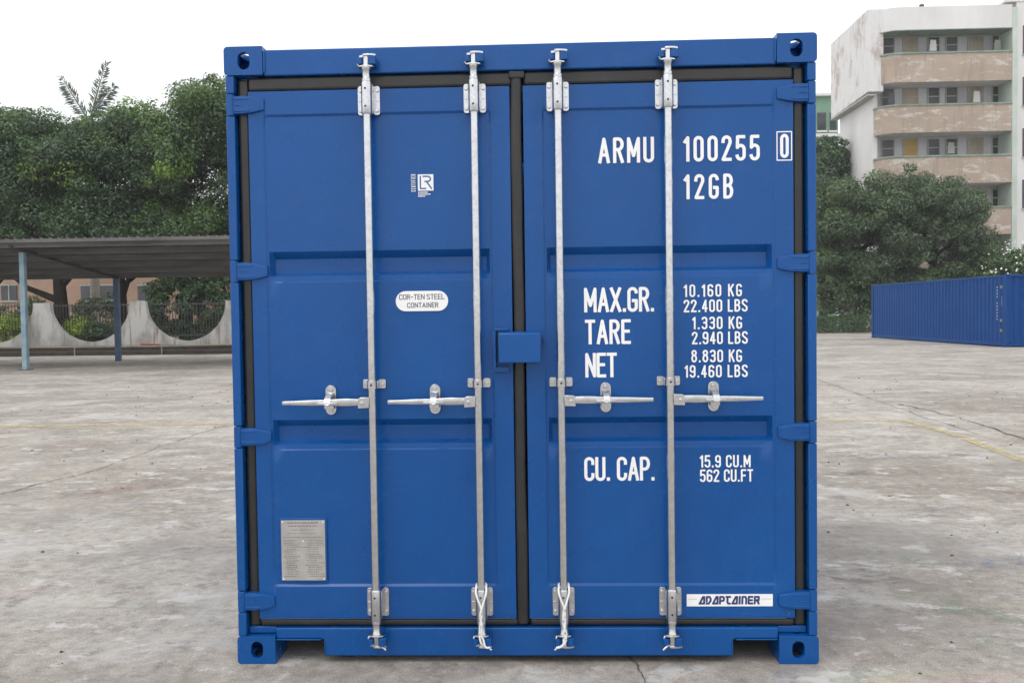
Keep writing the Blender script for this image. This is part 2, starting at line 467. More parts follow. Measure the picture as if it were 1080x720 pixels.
def _band(mb, P, closed, t, tr, lift):
    n = len(P); L = []; Q = []
    for i in range(n):
        if closed: a, b = P[i - 1], P[(i + 1) % n]
        else: a, b = P[max(0, i - 1)], P[min(n - 1, i + 1)]
        d1 = (P[i] - a) if (P[i] - a).length > 0 else (b - P[i])
        d2 = (b - P[i]) if (b - P[i]).length > 0 else d1
        d1 = d1.normalized(); d2 = d2.normalized()
        nrm = Vector((-d1.y - d2.y, d1.x + d2.x)).normalized()
        c = max(0.7, nrm.dot(Vector((-d1.y, d1.x))))
        L.append(P[i] + nrm * t / 2 / c); Q.append(P[i] - nrm * t / 2 / c)
    vs = [tr(p.x, p.y, lift + 8e-6 * (k % n)) for k, p in enumerate(L + Q)]
    mb.add(vs, [(i, (i + 1) % n, n + (i + 1) % n, n + i) for i in range(n if closed else n - 1)])

def ribbon(mb, pts, closed, t, tr, lift):
    """flat stroke of width t along 2-D points, rounded off at sharp corners; tr maps (u, v, depth) to the world"""
    P = []
    for p in pts:
        p = Vector((p[0], p[1]))
        if not P or (p - P[-1]).length > 1e-5: P.append(p)
    if closed and (P[0] - P[-1]).length < 1e-5: P.pop()
    sharp = lambda a, b, c: (b - a).angle(c - b, 0) > R(38)
    if closed:
        k = next((i for i in range(len(P)) if sharp(P[i - 1], P[i], P[(i + 1) % len(P)])), None)
        if k is None: return _band(mb, P, True, t, tr, lift)
        P = P[k:] + P[:k + 1]
    else:
        P[0] = P[0] + (P[0] - P[1]).normalized() * t * 0.46
        P[-1] = P[-1] + (P[-1] - P[-2]).normalized() * t * 0.46
    runs = [[P[0]]]
    for i in range(1, len(P)):
        runs[-1].append(P[i])
        if i < len(P) - 1 and sharp(P[i - 1], P[i], P[i + 1]): runs.append([P[i]])
    joints = [r_[0] for r_ in runs[1:]] + ([P[0]] if closed else [])
    e = lift
    for r_ in runs:
        _band(mb, r_, False, t, tr, e); e += 4e-5
    for q in joints:
        mb.add([tr(q.x + t / 2 * math.cos(2 * math.pi * k / 12), q.y + t / 2 * math.sin(2 * math.pi * k / 12), e) for k in range(12)], [tuple(range(12))]); e += 2e-5

def text(mb, s, u0, u1, v0, h, tr, t=None, cw=0.42, font=GL, lift0=0.0, word=None):
    """string s between u0 and u1 (left and right ink edges), baseline v0, cap height h"""
    t = t or h * 0.128
    base = h * cw - t
    ws = []
    for ch in s:
        ws.append(h * 0.20 if ch == ' ' else base * font[ch][0] + t)
    tot = sum(ws)
    gap = (u1 - u0 - tot) / max(1, len(s) - 1)
    u = u0
    wi = 0
    for ch, wd in zip(s, ws):
        if ch == ' ': wi += 1
        if ch != ' ' and word in (None, wi):
            g = font[ch]
            k = 0
            for closed, lst in ((False, g[1]), (True, g[2])):
                for poly in lst:
                    pts = [(u + t / 2 + p[0] * (wd - t), v0 + t / 2 + p[1] * (h - t)) for p in poly]
                    ribbon(mb, pts, closed, t, tr, lift0 + 0.00025 * k)
                    k += 1
        u += wd + gap
# ================================================================== GROUND
def sheet(name, poly, z, mat, kind='structure'):
    mb = MB(); mb.add([(x, y, z) for x, y in poly], [tuple(range(len(poly)))])
    o = mb.build(name, mat, fix=False)
    for p in o.data.polygons:
        if p.normal.z < 0: p.flip()
    o['kind'] = kind
    return o

sheet('yard_ground', [(-210, -120), (210, -120), (210, 420), (-210, 420)], 0.0, 'ground')

def strip(name, pts, wd, z, mat, jitter=0.0, n=1):
    """flat band along ground points, optionally wandering"""
    P = []
    for i in range(len(pts) - 1):
        a = Vector(pts[i]); b = Vector(pts[i + 1])
        for k in range(n):
            P.append(a.lerp(b, k / n))
    P.append(Vector(pts[-1]))
    P = [Vector((p.x + random.uniform(-jitter, jitter), p.y + random.uniform(-jitter, jitter))) for p in P]
    mb = MB(); L = []; Q = []
    for i, p in enumerate(P):
        d = (P[min(i + 1, len(P) - 1)] - P[max(0, i - 1)]).normalized()
        nn = Vector((-d.y, d.x)) * wd * 0.5 * (random.uniform(0.4, 1.3) if jitter else 1)
        L.append((p.x + nn.x, p.y + nn.y, z)); Q.append((p.x - nn.x, p.y - nn.y, z))
    k = len(P)
    mb.add(L + Q, [(i, k + i, k + i + 1, i + 1) for i in range(k - 1)])
    o = mb.build(name, mat, fix=False)
    for f in o.data.polygons:
        if f.normal.z < 0: f.flip()
    o['kind'] = 'structure'
    return o
g2 = lambda x, y: gnd(x, y).xy
strip('yellow_line', [g2(-250, 451), g2(0, 449.5), g2(240, 447)], 0.20, 0.004, 'yellow')
strip('yellow_line', [g2(560, 444), g2(865, 443.5), g2(955, 443.5)], 0.17, 0.004, 'yellow')
strip('yellow_line', [g2(955, 443.5), g2(1012, 460), g2(1090, 490)], 0.12, 0.006, 'yellow')
strip('ground_crack', [g2(0, 520), g2(95, 498), g2(200, 460), g2(236, 449)], 0.022, 0.004, 'crack', 0.03, 8)
strip('ground_crack', [g2(0, 521), g2(40, 514), g2(80, 510)], 0.016, 0.006, 'crack', 0.02, 6)
strip('ground_crack', [g2(950, 426), g2(1010, 440), g2(1085, 464)], 0.045, 0.004, 'crack', 0.04, 9)
strip('ground_crack', [g2(862, 400), g2(930, 425), g2(1030, 458)], 0.02, 0.008, 'crack', 0.04, 9)
strip('ground_crack', [g2(660, 690), g2(672, 700), g2(681, 722)], 0.008, 0.004, 'crack', 0.006, 8)
strip('ground_joint', [g2(100, 423), g2(240, 421)], 0.05, 0.004, 'scuffk', 0.03, 8)
def scuff(mat, px, py, lx, ly, ang, z, k=12):
    c = gnd(px, py)
    pts = []
    for i in range(k):
        a = 2 * math.pi * i / k
        r = random.uniform(0.55, 1.15)
        x = lx * r * math.cos(a); y = ly * r * math.sin(a)
        pts.append((c.x + x * math.cos(ang) - y * math.sin(ang), c.y + x * math.sin(ang) + y * math.cos(ang)))
    sheet('ground_scuff', pts, z, mat)
z = 0.004
for a in (('scuffw', 105, 552, .50, .30, .3), ('scuffw', 165, 587, .42, .10, .9), ('scuffw', 10, 575, .40, .12, .4),
          ('scuffw', 195, 434, .9, .22, .0), ('scuffw', 130, 430, 1.0, .18, .1), ('scuffw', 168, 411, .8, .2, 0), ('scuffw', 30, 441, .5, .15, 0),
          ('scuffr', 130, 515, .55, .16, .3), ('scuffr', 955, 513, .22, .05, .05), ('scuffr', 1078, 519, .25, .06, .1), ('scuffr', 90, 470, .5, .15, .3),
          ('scuffw', 968, 544, .30, .06, .0), ('scuffw', 1068, 628, .16, .03, -.2), ('scuffw', 900, 604, .35, .16, -.5), ('scuffw', 950, 480, .8, .25, 0),
          ('scuffg', 930, 585, .14, .55, .75), ('scuffg', 1000, 640, .12, .50, .8), ('scuffg', 1045, 680, .10, .3, .8),
          ('scuffb', 1055, 595, .35, .18, .1), ('scuffb', 500, 709, .16, .03, .2), ('scuffb', 985, 536, .3, .06, .1),
          ('scuffk', 1065, 575, .14, .035, -.1), ('scuffk', 165, 621, .03, .02, 0), ('scuffk', 970, 462, .6, .12, -.3), ('scuffk', 1005, 691, .04, .02, 0),
          ('scuffk', 900, 500, .5, .10, .1), ('scuffk', 180, 480, .4, .08, .1), ('scuffk', 205, 540, .2, .05, .2), ('scuffk', 470, 705, .06, .03, 0)):
    scuff(*a, z); z += 0.0006

# loose chips lying about the yard
mb = MB()
for i in range(420):
    x = random.uniform(-9, 9); y = random.uniform(-1.5, 16)
    if abs(x) < 1.3 and y > -0.05: continue
    r = random.uniform(0.004, 0.014) * (1 + y * 0.06)
    ang = random.uniform(0, 3)
    vs = [(x + r * random.uniform(.6, 1.5) * math.cos(ang + k * 1.57), y + r * random.uniform(.6, 1.5) * math.sin(ang + k * 1.57), 0.0) for k in range(4)]
    mb.add(vs + [(x, y, r * 0.8)], [(0, 1, 4), (1, 2, 4), (2, 3, 4), (3, 0, 4)])
tag(mb.build('gravel', 'stone'), 'scattered dark grit and chips lying on the concrete yard', 'grit', kind='stuff')

# thin haze added over the whole yard to lift the distant darks
hz = MB().box(-215, 215, -125, 425, -1.0, 24.0).build('haze', None)
hm = bpy.data.materials.new('added_haze'); hm.use_nodes = True
hn = hm.node_tree; hn.nodes.clear()
ho = hn.nodes.new('ShaderNodeOutputMaterial'); hv = hn.nodes.new('ShaderNodeVolumePrincipled')
hv.inputs['Density'].default_value = 0.0007
hv.inputs['Color'].default_value = (0.93, 0.95, 0.97, 1)
hn.links.new(hv.outputs[0], ho.inputs['Volume'])
hz.data.materials.append(hm); hz['kind'] = 'stuff'; hz['label'] = 'thin pale haze added over the yard to lift the distant darks'

# ================================================================== MAIN CONTAINER
BOX = thing('shipping_container', 'new blue ten foot shipping container with closed double doors facing the viewer', 'container')
WX, HZ, LY = 1.219, 2.591, 2.991
YD, YP, YT = 0.020, 0.026, 0.060

def rounded(x0, x1, z0, z1, r, n=5):
    out = []
    for cx, cz, a in ((x1 - r, z1 - r, 0), (x0 + r, z1 - r, 90), (x0 + r, z0 + r, 180), (x1 - r, z0 + r, 270)):
        for i in range(n + 1):
            t = R(a + 90 * i / n)
            out.append((cx + r * math.cos(t), cz + r * math.sin(t)))
    return out

def casting_mesh():
    """hollow ISO corner casting, outer corner at the origin, x inward, y back, z up to 0.118"""
    b = bmesh.new()
    bmesh.ops.create_cube(b, size=1)
    for v in b.verts:
        v.co = Vector(((v.co.x + .5) * .162, (v.co.y + .5) * .178, (v.co.z + .5) * .118))
    eds = [e for e in b.edges if all(v.co.x < .001 for v in e.verts) and abs(e.verts[0].co.y - e.verts[1].co.y) > .1]
    bmesh.ops.bevel(b, geom=eds, offset=.016, segments=4, profile=0.5, affect='EDGES')
    me = bpy.data.meshes.new('corner_fitting'); b.to_mesh(me); b.free()
    o = bpy.data.objects.new('casting_work', me); COL.objects.link(o)
    cut = []
    c = MB(); c.box(.026, .136, .026, .152, .024, .094); cut.append(c)
    c = MB(); c.prism(rounded(.058, .109, .024, .096, .025, 6), -.02, .05); cut.append(c)
    c = MB(); c.prism_x(rounded(.06, .118, .024, .096, .026, 6), -.02, .05); cut.append(c)
    c = MB(); c.prism_z(rounded(.052, .112, .03, .146, .028, 6), -.03, .16); cut.append(c)
    tmp = []
    for c in cut:
        k = c.build('casting_cut', None); tmp.append(k)
        md = o.modifiers.new('cut', 'BOOLEAN'); md.object = k; md.operation = 'DIFFERENCE'; md.solver = 'EXACT'
    dg = bpy.context.evaluated_depsgraph_get(); dg.update()
    res = bpy.data.meshes.new_from_object(o.evaluated_get(dg))
    for k in tmp + [o]: bpy.data.objects.remove(k)
    res.name = 'corner_fitting'
    return res
CM = casting_mesh()
first = True
for sx in (-1, 1):
    for fy in (0, 1):
        for fz in (0, 1):
            me = CM.copy()
            for v in me.vertices:
                x, y, zz = v.co
                v.co = (-sx * (x - WX) * -1 * -1 if False else sx * (WX - x), y if not fy else LY - y, zz if not fz else HZ - zz)
            b = bmesh.new(); b.from_mesh(me); bmesh.ops.recalc_face_normals(b, faces=b.faces); b.to_mesh(me); b.free()
            link('corner_fitting', me, 'blue', BOX, bevel=.0035, smooth=35)

HINGE_Z = (2.352, 1.660, 0.964, 0.264)
for sx in (-1, 1):
    # front post: thin outer strip broken at each hinge, rebate behind the gasket
    mb = MB()
    zs = [0.118]
    for hz in reversed(HINGE_Z): zs += [hz - .047, hz + .047]
    zs.append(HZ - .118)
    for i in range(0, len(zs), 2):
        mb.box(sx * 1.180, sx * 1.2155, 0.004, 0.060, zs[i], zs[i + 1])
    mb.box(sx * 1.1795, sx * 1.2135, 0.0605, 0.13, .118, HZ - .118)
    mb.box(sx * 1.09, sx * 1.179, 0.080, 0.13, .118, HZ - .118)
    mb.build('corner_post', 'blue', BOX, bevel=.004)
    MB().box(sx * 1.10, sx * 1.2155, LY - .13, LY - .004, .118, HZ - .118).build('corner_post', 'blue', BOX, bevel=.004)
    # side wall corrugations
    mb = MB(); pts = []; y = 0.131
    while y < LY - .14:
        for dy, dx in ((0, 0), (.072, 0), (.14, .036), (.21, .036)):
            pts.append((min(y + dy, LY - .131), dx))
        y += .278
    pts.append((LY - .131, 0))
    n = len(pts)
    vs = [(sx * (1.21 - d), yy, .165) for yy, d in pts] + [(sx * (1.21 - d), yy, 2.50) for yy, d in pts]
    mb.add(vs, [(i, i + 1, n + i + 1, n + i) for i in range(n - 1)])
    mb.build('side_wall', 'blue', BOX, smooth=30)
    MB().box(sx * 1.150, sx * 1.2155, .179, LY - .179, 2.50, 2.573).build('top_rail', 'blue', BOX, bevel=.005)
    MB().box(sx * 1.140, sx * 1.2155, .179, LY - .179, .030, .165).build('bottom_rail', 'blue', BOX, bevel=.005)
# header over the doors
mb = MB()
mb.box(-1.056, 1.056, .009, .12, 2.470, 2.577)
mb.box(-1.178, 1.178, .075, .13, 2.395, 2.469)
mb.build('door_header', 'blue', BOX, bevel=.005)
for sx in (-1, 1):
    MB().box(sx * 1.0475, sx * 1.056, .003, .0085, 2.480, 2.571).build('weld_bead', 'blue', BOX, bevel=.002)
# sill with fork clearances beside the castings
mb = MB()
mb.prism([(-1.0555, .104), (-.858, .104), (-.850, .096), (-.850, .031), (.868, .031), (.868, .096), (.876, .104), (1.0555, .104), (1.0555, .150), (-1.0555, .150)], .011, .13)
for sx in (-1, 1):
    mb.box(sx * 1.0565, sx * 1.1785, .034, .12, .1195, .150)
mb.box(-1.178, 1.178, .085, .13, .151, .20)
mb.build('door_sill', 'blue', BOX, bevel=.005)
for a, b_, e, g in ((-1.054, -.862, -.8495, -.8445), (.880, 1.054, .8625, .8675)):
    MB().box(a, b_, .006, .030, .099, .1035).build('sill_flange', 'blue', BOX, bevel=.0015)
    MB().box(e, g, .0065, .0105, .036, .095).build('sill_flange', 'blue', BOX, bevel=.0015)
# roof, rear wall, floor and cross members
mb = MB(); pts = []
y = .13
while y < LY - .13:
    for dy, dz in ((0, 0), (.06, 0), (.09, .02), (.15, .02), (.18, 0)):
        pts.append((min(y + dy, LY - .125), dz))
    y += .21
n = len(pts)
mb.add([(-1.149, a, 2.555 + d) for a, d in pts] + [(1.149, a, 2.555 + d) for a, d in pts], [(i, i + 1, n + i + 1, n + i) for i in range(n - 1)])
mb.build('roof', 'blue', BOX, smooth=30)
mb = MB(); mb.box(-1.10, 1.10, LY - .06, LY - .02, .03, 2.57); mb.build('rear_wall', 'blue', BOX)
mb = MB(); mb.box(-1.135, 1.135, .14, LY - .07, .165, .19); mb.build('floor_board', 'plywood', BOX)
mb = MB()
for k in range(10):
    y = .22 + k * .28
    mb.box(-1.135, 1.135, y, y + .05, .045, .164)
mb.build('cross_member', 'blue', BOX)

# ---- doors
def wob(x, z, seed):
    return (math.sin(x * 5.1 + seed) * math.sin(z * 3.3 + seed * 2.1) + .6 * math.sin(x * 9.3 - z * 6.1 + seed) + .5 * math.sin(z * 11 + x * 3 + seed * 3))

ZPROF = [(.187, 0), (.324, 0), (.334, 1), (.903, 1), (.908, 1.14), (.929, 1.18), (.942, 2), (1.004, 2), (1.033, 1), (1.611, 1), (1.616, 1.14), (1.638, 1.18), (1.651, 2), (1.711, 2), (1.741, 1), (2.302, 1), (2.312, 0), (2.408, 0)]
def zprof(zv):
    """0 frame level, 1 panel level, 2 trough bottom: returns (panel blend, trough blend)"""
    for (z0, a), (z1, b) in zip(ZPROF, ZPROF[1:]):
        if z0 <= zv <= z1:
            t = (zv - z0) / (z1 - z0)
            pa, pb = min(a, 1), min(b, 1); ta, tb = max(a - 1, 0), max(b - 1, 0)
            return pa + (pb - pa) * t, ta + (tb - ta) * t
    return 0, 0

def door(x0, x1, p0, p1, seed):
    xs = [x0, p0 - .005, p0 + .003, p0 + .008, p0 + .024]
    k = 22
    xs += [p0 + .024 + (p1 - p0 - .048) * i / k for i in range(1, k)]
    xs += [p1 - .024, p1 - .008, p1 - .003, p1 + .005, x1]
    zs = []
    for (z0, _), (z1, _) in zip(ZPROF, ZPROF[1:]):
        nn = max(1, int((z1 - z0) / .06))
        zs += [z0 + (z1 - z0) * i / nn for i in range(nn)]
    zs.append(ZPROF[-1][0])
    def depth(x, zz):
        if x <= p0 - .004 or x >= p1 + .004: return YD
        pb, tb = zprof(zz)
        e = min(x - p0, p1 - x)
        tx = max(0, min(1, (e - .008) / .016))
        yy = YD + (YP - YD) * pb + (YT - YP) * tb * tx
        m_ = min(1, max(0, e / .12)) * pb * (1 - .6 * tb)
        return yy + m_ * .0030 * (1 + .55 * wob(x, zz, seed)) * .6
    nx, nz = len(xs), len(zs)
    mb = MB()
    vs = [(x, depth(x, zz), zz) for zz in zs for x in xs]
    fs = [(j * nx + i, j * nx + i + 1, (j + 1) * nx + i + 1, (j + 1) * nx + i) for j in range(nz - 1) for i in range(nx - 1)]
    mb.add(vs, fs)
    # edges folded back
    loop = [i for i in range(nx)] + [j * nx + nx - 1 for j in range(1, nz)] + [(nz - 1) * nx + i for i in range(nx - 2, -1, -1)] + [j * nx for j in range(nz - 2, 0, -1)]
    b0 = len(mb.v)
    mb.v += [(vs[i][0], .072, vs[i][2]) for i in loop]
    L = len(loop)
    mb.f += [(loop[i], b0 + i, b0 + (i + 1) % L, loop[(i + 1) % L]) for i in range(L)]
    mb.f.append(tuple(b0 + i for i in range(L)))
    return mb.build('door', 'blue', BOX, smooth=28)

DL = door(-1.127, -.034, -1.061, -.117, 0.3)
DR = door(.022, 1.127, .104, 1.047, 2.1)
# weld seams on the door faces
for D, a, b_ in ((DL, -1.127, -.034), (DR, .022, 1.127)):
    mb = MB()
    for zz in (.186, 2.405):
        pass
    mb.box(a + .004, b_ - .004, .0165, .0195, .189, .193)
    mb.build('weld_seam', 'blue', D)

# gaskets (one frame per door, and the overlapping lip in the middle)
for D, s in ((DL, -1), (DR, 1)):
    mb = MB()
    mb.box(s * 1.1285, s * 1.174, .030, .074, .150, 2.466)
    mb.box(s * .024, s * 1.128, .022, .070, 2.4095, 2.4685)
    mb.box(s * .024, s * 1.128, .026, .070, .152, .1855)
    mb.build('gasket', 'rubber', D, bevel=.013, seg=4)
mb = MB()
sec = [(-.0265, .070), (-.0265, .030), (-.0215, .020), (-.009, .0155), (.004, .0155), (.0135, .018), (.0205, .024), (.0215, .032), (.0215, .070)]
vs = []; fs = []; K = 40; q = len(sec)
for i in range(K + 1):
    zz = .166 + 2.279 * i / K
    dx = -.0055 + .0016 * math.sin(zz * 5.3) + .0009 * math.sin(zz * 13.1 + 1); dy = .0012 * math.sin(zz * 8.2)
    sx_ = 1 + .05 * math.sin(zz * 3.7 + .5)
    vs += [(x * sx_ + dx, y + dy, zz) for x, y in sec]
for i in range(K):
    fs += [(i * q + j, i * q + (j + 1) % q, (i + 1) * q + (j + 1) % q, (i + 1) * q + j) for j in range(q)]
fs += [tuple(range(q)), tuple(K * q + j for j in range(q))]
mb.add(vs, fs); mb.build('gasket', 'rubber', DR, smooth=50)
mb = MB()
mb.box(-.036, .030, .0125, .024, 2.4375, 2.468)
mb.build('gasket', 'rubber', DR, bevel=.007, seg=3)
mb = MB(); mb.tube([(-1.122, .024, .1865), (-.5, .0235, .1875), (-.04, .024, .1865)], .0022, 6); mb.build('sealant_bead', 'plate', DL)
mb = MB(); mb.tube([(.03, .024, .1865), (.5, .0235, .1875), (1.09, .024, .1865), (1.10, .022, .196), (1.104, .022, .212)], .0022, 6); mb.build('sealant_bead', 'plate', DR)

# hinges: knuckle on the post strip, tapering blade on the door
for D, s in ((DL, -1), (DR, 1)):
    for hz in HINGE_Z:
        mb = MB()
        mb.tube([(s * 1.1985, .018, hz - .044), (s * 1.1985, .018, hz + .044)], .0175, 14)
        mb.box(s * 1.186, s * 1.214, .003, .055, hz - .0435, hz + .0435)
        # blade as a loft: full height by the post, rounded and lower at the tip
        st = [(1.186, .039, .006), (1.150, .039, .0035), (1.110, .036, .0035), (1.078, .029, .0065), (1.064, .0255, .010), (1.058, .0235, .0135)]
        vs = []; fs = []
        for x, hh, yy in st:
            vs += [(s * x, .028, hz - hh), (s * x, yy, hz - hh + .003), (s * x, yy - .0015, hz - hh * .45), (s * x, yy + .0005, hz), (s * x, yy - .0015, hz + hh * .45), (s * x, yy, hz + hh - .003), (s * x, .028, hz + hh)]
        for i in range(len(st) - 1):
            for q in range(6):
                fs.append((i * 7 + q, i * 7 + q + 1, (i + 1) * 7 + q + 1, (i + 1) * 7 + q))
        fs.append(tuple(range(7))); fs.append(tuple((len(st) - 1) * 7 + q for q in range(7)))
        mb.add(vs, fs)
        for dz in (-.024, .024): mb.box(s * 1.115, s * 1.183, .0005, .008, hz + dz - .004, hz + dz + .004)
        mb.box(s * 1.145, s * 1.178, .0012, .006, hz - .003, hz)
        mb.build('hinge', 'blue', D, bevel=.0025)

# lettering on the right-hand door, stickers on the left one
yl = YP - .0012
trp = lambda u, v, d: (u, yl - d, v)
for s_, a, b_, v, h_, kw in (('ARMU', .330, .560, 2.083, .106, {}), ('100255', .680, .992, 2.083, .105, {'cw': .40}), ('12GB', .680, .883, 1.929, .103, {'cw': .40}),
        ('MAX.GR.', .265, .556, 1.469, .103, {}), ('TARE', .267, .458, 1.336, .103, {}), ('NET', .267, .399, 1.198, .103, {}), ('CU. CAP.', .258, .552, .765, .101, {})):
    for k in range(s_.count(' ') + 1):
        mb = MB(); text(mb, s_, a, b_, v, h_, trp, word=k, **kw); mb.build('lettering', 'letter', DR, fix=False)
for s_, a, b_, v in (('10.160 KG', .677, .916, 1.527), ('22.400 LBS', .676, .939, 1.464), ('1.330 KG', .711, .916, 1.393), ('2.940 LBS', .709, .939, 1.331),
                     ('8.830 KG', .706, .915, 1.256), ('19.460 LBS', .678, .938, 1.193), ('15.9 CU.M', .738, .948, .818), ('562 CU.FT', .738, .958, .758)):
    for k in range(2):
        mb = MB(); text(mb, s_, a, b_, v, .052, trp, cw=.46, t=.0072, word=k); mb.build('lettering', 'letter', DR, fix=False)
trf = lambda u, v, d: (u, YD - .0012 - d, v)
mb = MB()
text(mb, '0', 1.073, 1.107, 2.090, .098, trf, cw=.36)
ribbon(mb, [(1.0605, 2.081), (1.0605, 2.1965), (1.1195, 2.1965), (1.1195, 2.081)], True, .0045, trf, .0006)
mb.build('check_digit', 'letter', DR, fix=False)

def flat(mb, poly, y):
    mb.add([(a, y, b) for a, b in poly], [tuple(range(len(poly)))])
# brand strip
mb = MB(); mb.box(.679, 1.035, .0180, .0195, .2375, .2885)
dc = mb.build('name_strip', 'letter', DR)
mb = MB()
text(mb, 'ADAPTAINER', .728, .980, .2455, .036, lambda u, v, d: (u + (v - .2455) * .04, .0172 - d, v), t=.0082, cw=.67, font=TECH)
mb.build('strip_wording', 'navy', DR, fix=False)
for a, b_ in ((.685, .722), (.988, 1.030)):
    MB().box(a, b_, .0172, .0178, .2675, .2695).build('strip_line', 'pink', DR)
# capsule sticker
pl = rounded(-.522, -.302, 1.4845, 1.5685, .0418, 10)
mb = MB(); mb.prism(pl, yl - .0008, yl + .0030); mb.build('capsule_sticker', 'letter', DL)
mb = MB()
tr2 = lambda u, v, d: (u, yl - .0014 - d, v)
text(mb, 'COR-TEN STEEL', -.507, -.317, 1.5325, .0225, tr2, t=.0029, cw=.62)
text(mb, 'CONTAINER', -.474, -.343, 1.4985, .0215, tr2, t=.0029, cw=.62)
mb.build('sticker_wording', 'ink', DL, fix=False)
# certifier mark
mb = MB(); mb.box(-.4205, -.3555, yl - .0008, yl + .0030, 1.985, 2.0525)
text(mb, 'CERTIFIED', 0, .072, 0, .019, lambda u, v, d: (-.430 - v, yl - d, 1.982 + u), t=.0021, cw=.30)
for k, (ln, zz) in enumerate(((.040, 1.976), (.052, 1.968), (.030, 1.960))):
    u = 0
    while u < ln:
        wd = random.uniform(.003, .006)
        flat(mb, [(-.420 + u, zz), (-.420 + min(u + wd, ln), zz), (-.420 + min(u + wd, ln), zz + .0045), (-.420 + u, zz + .0045)], yl)
        u += wd + .0012
mb.build('certificate_mark', 'letter', DL, fix=False)
mb = MB()
tr3 = lambda u, v, d: (u, yl - .0014 - d, v)
ribbon(mb, [(-.410, 2.044), (-.410, 1.994), (-.388, 1.994)], False, .0055, tr3, 0)
ribbon(mb, [(-.398, 2.044), (-.380, 2.044)] + arc(-.380, 2.0335, .0125, .0105, 90, -90, 8) + [(-.390, 2.023)], False, .0055, tr3, .0002)
ribbon(mb, [(-.384, 2.023), (-.364, 1.994)], False, .0055, tr3, .0004)
mb.build('mark_monogram', 'blueink', DL, fix=False)
# data plate: backing, etched plate, lines of small type
mb = MB(); mb.box(-1.034, -.832, .0205, .0295, .345, .617); mb.build('plate_backing', 'blue', DL, bevel=.002)
mb = MB(); mb.box(-1.027, -.840, .0188, .0203, .352, .608)
pb_ = mb.build('data_plate', 'plate', DL)
mb = MB()
yy = .0184
rows = [(.594, -1.000, -.865, .006), (.581, -.995, -.872, .005), (.566, -.985, -.885, .003), (.551, -1.000, -.88, .0025), (.534, -1.02, -.85, .003)]
for zz, a, b_, hh in rows:
    u = a
    while u < b_:
        wd = random.uniform(.004, .012)
        flat(mb, [(u, zz), (min(u + wd, b_), zz), (min(u + wd, b_), zz + hh), (u, zz + hh)], yy); u += wd + random.uniform(.0015, .004)
zz = .518
while zz > .36:
    segs = ((-1.02, -.945), (-.925, -.846)) if random.random() < .75 else ((-1.02, -.846),)
    for a, b_ in segs:
        if random.random() < .3:
            flat(mb, [(a, zz), (b_, zz), (b_, zz + .001), (a, zz + .001)], yy)
        u = a + random.uniform(0, .02); e = b_ - random.uniform(0, .03)
        while u < e:
            wd = random.uniform(.003, .009)
            flat(mb, [(u, zz + .002), (u + wd, zz + .002), (u + wd, zz + .0055), (u, zz + .0055)], yy); u += wd + random.uniform(.0015, .004)
    zz -= .0095
mb.build('plate_wording', 'platetext', DL, fix=False)
mb = MB()
for x, zz in ((-.934, .520), (-1.02, .602), (-.847, .602), (-1.02, .358), (-.847, .358)): MB().bolt(x, .0188, zz, .0032, .0016).build('rivet', 'letter', DL)
# lock box over the door joint with its backing channel and a small hook
mb = MB()
mb.prism_x([(-.062, 1.268), (-.062, 1.386), (-.052, 1.394), (.019, 1.394), (.019, 1.268)], -.090, .083)
lb = mb.build('lock_box', 'blue', BOX, bevel=.003)
mb = MB()
mb.box(-.112, -.050, -.010, .0195, 1.398, 1.408); mb.box(-.112, -.102, -.030, .0195, 1.250, 1.397); mb.box(-.112, -.050, -.004, .0195, 1.226, 1.2495)
mb.build('lock_box_bracket', 'blue', BOX, bevel=.002)
mb = MB(); mb.tube([(.094, .018, 1.365), (.094, .006, 1.352), (.096, .002, 1.345), (.104, .002, 1.343), (.108, .004, 1.352)], .003, 8)
mb.build('chain_hook', 'blue', BOX)

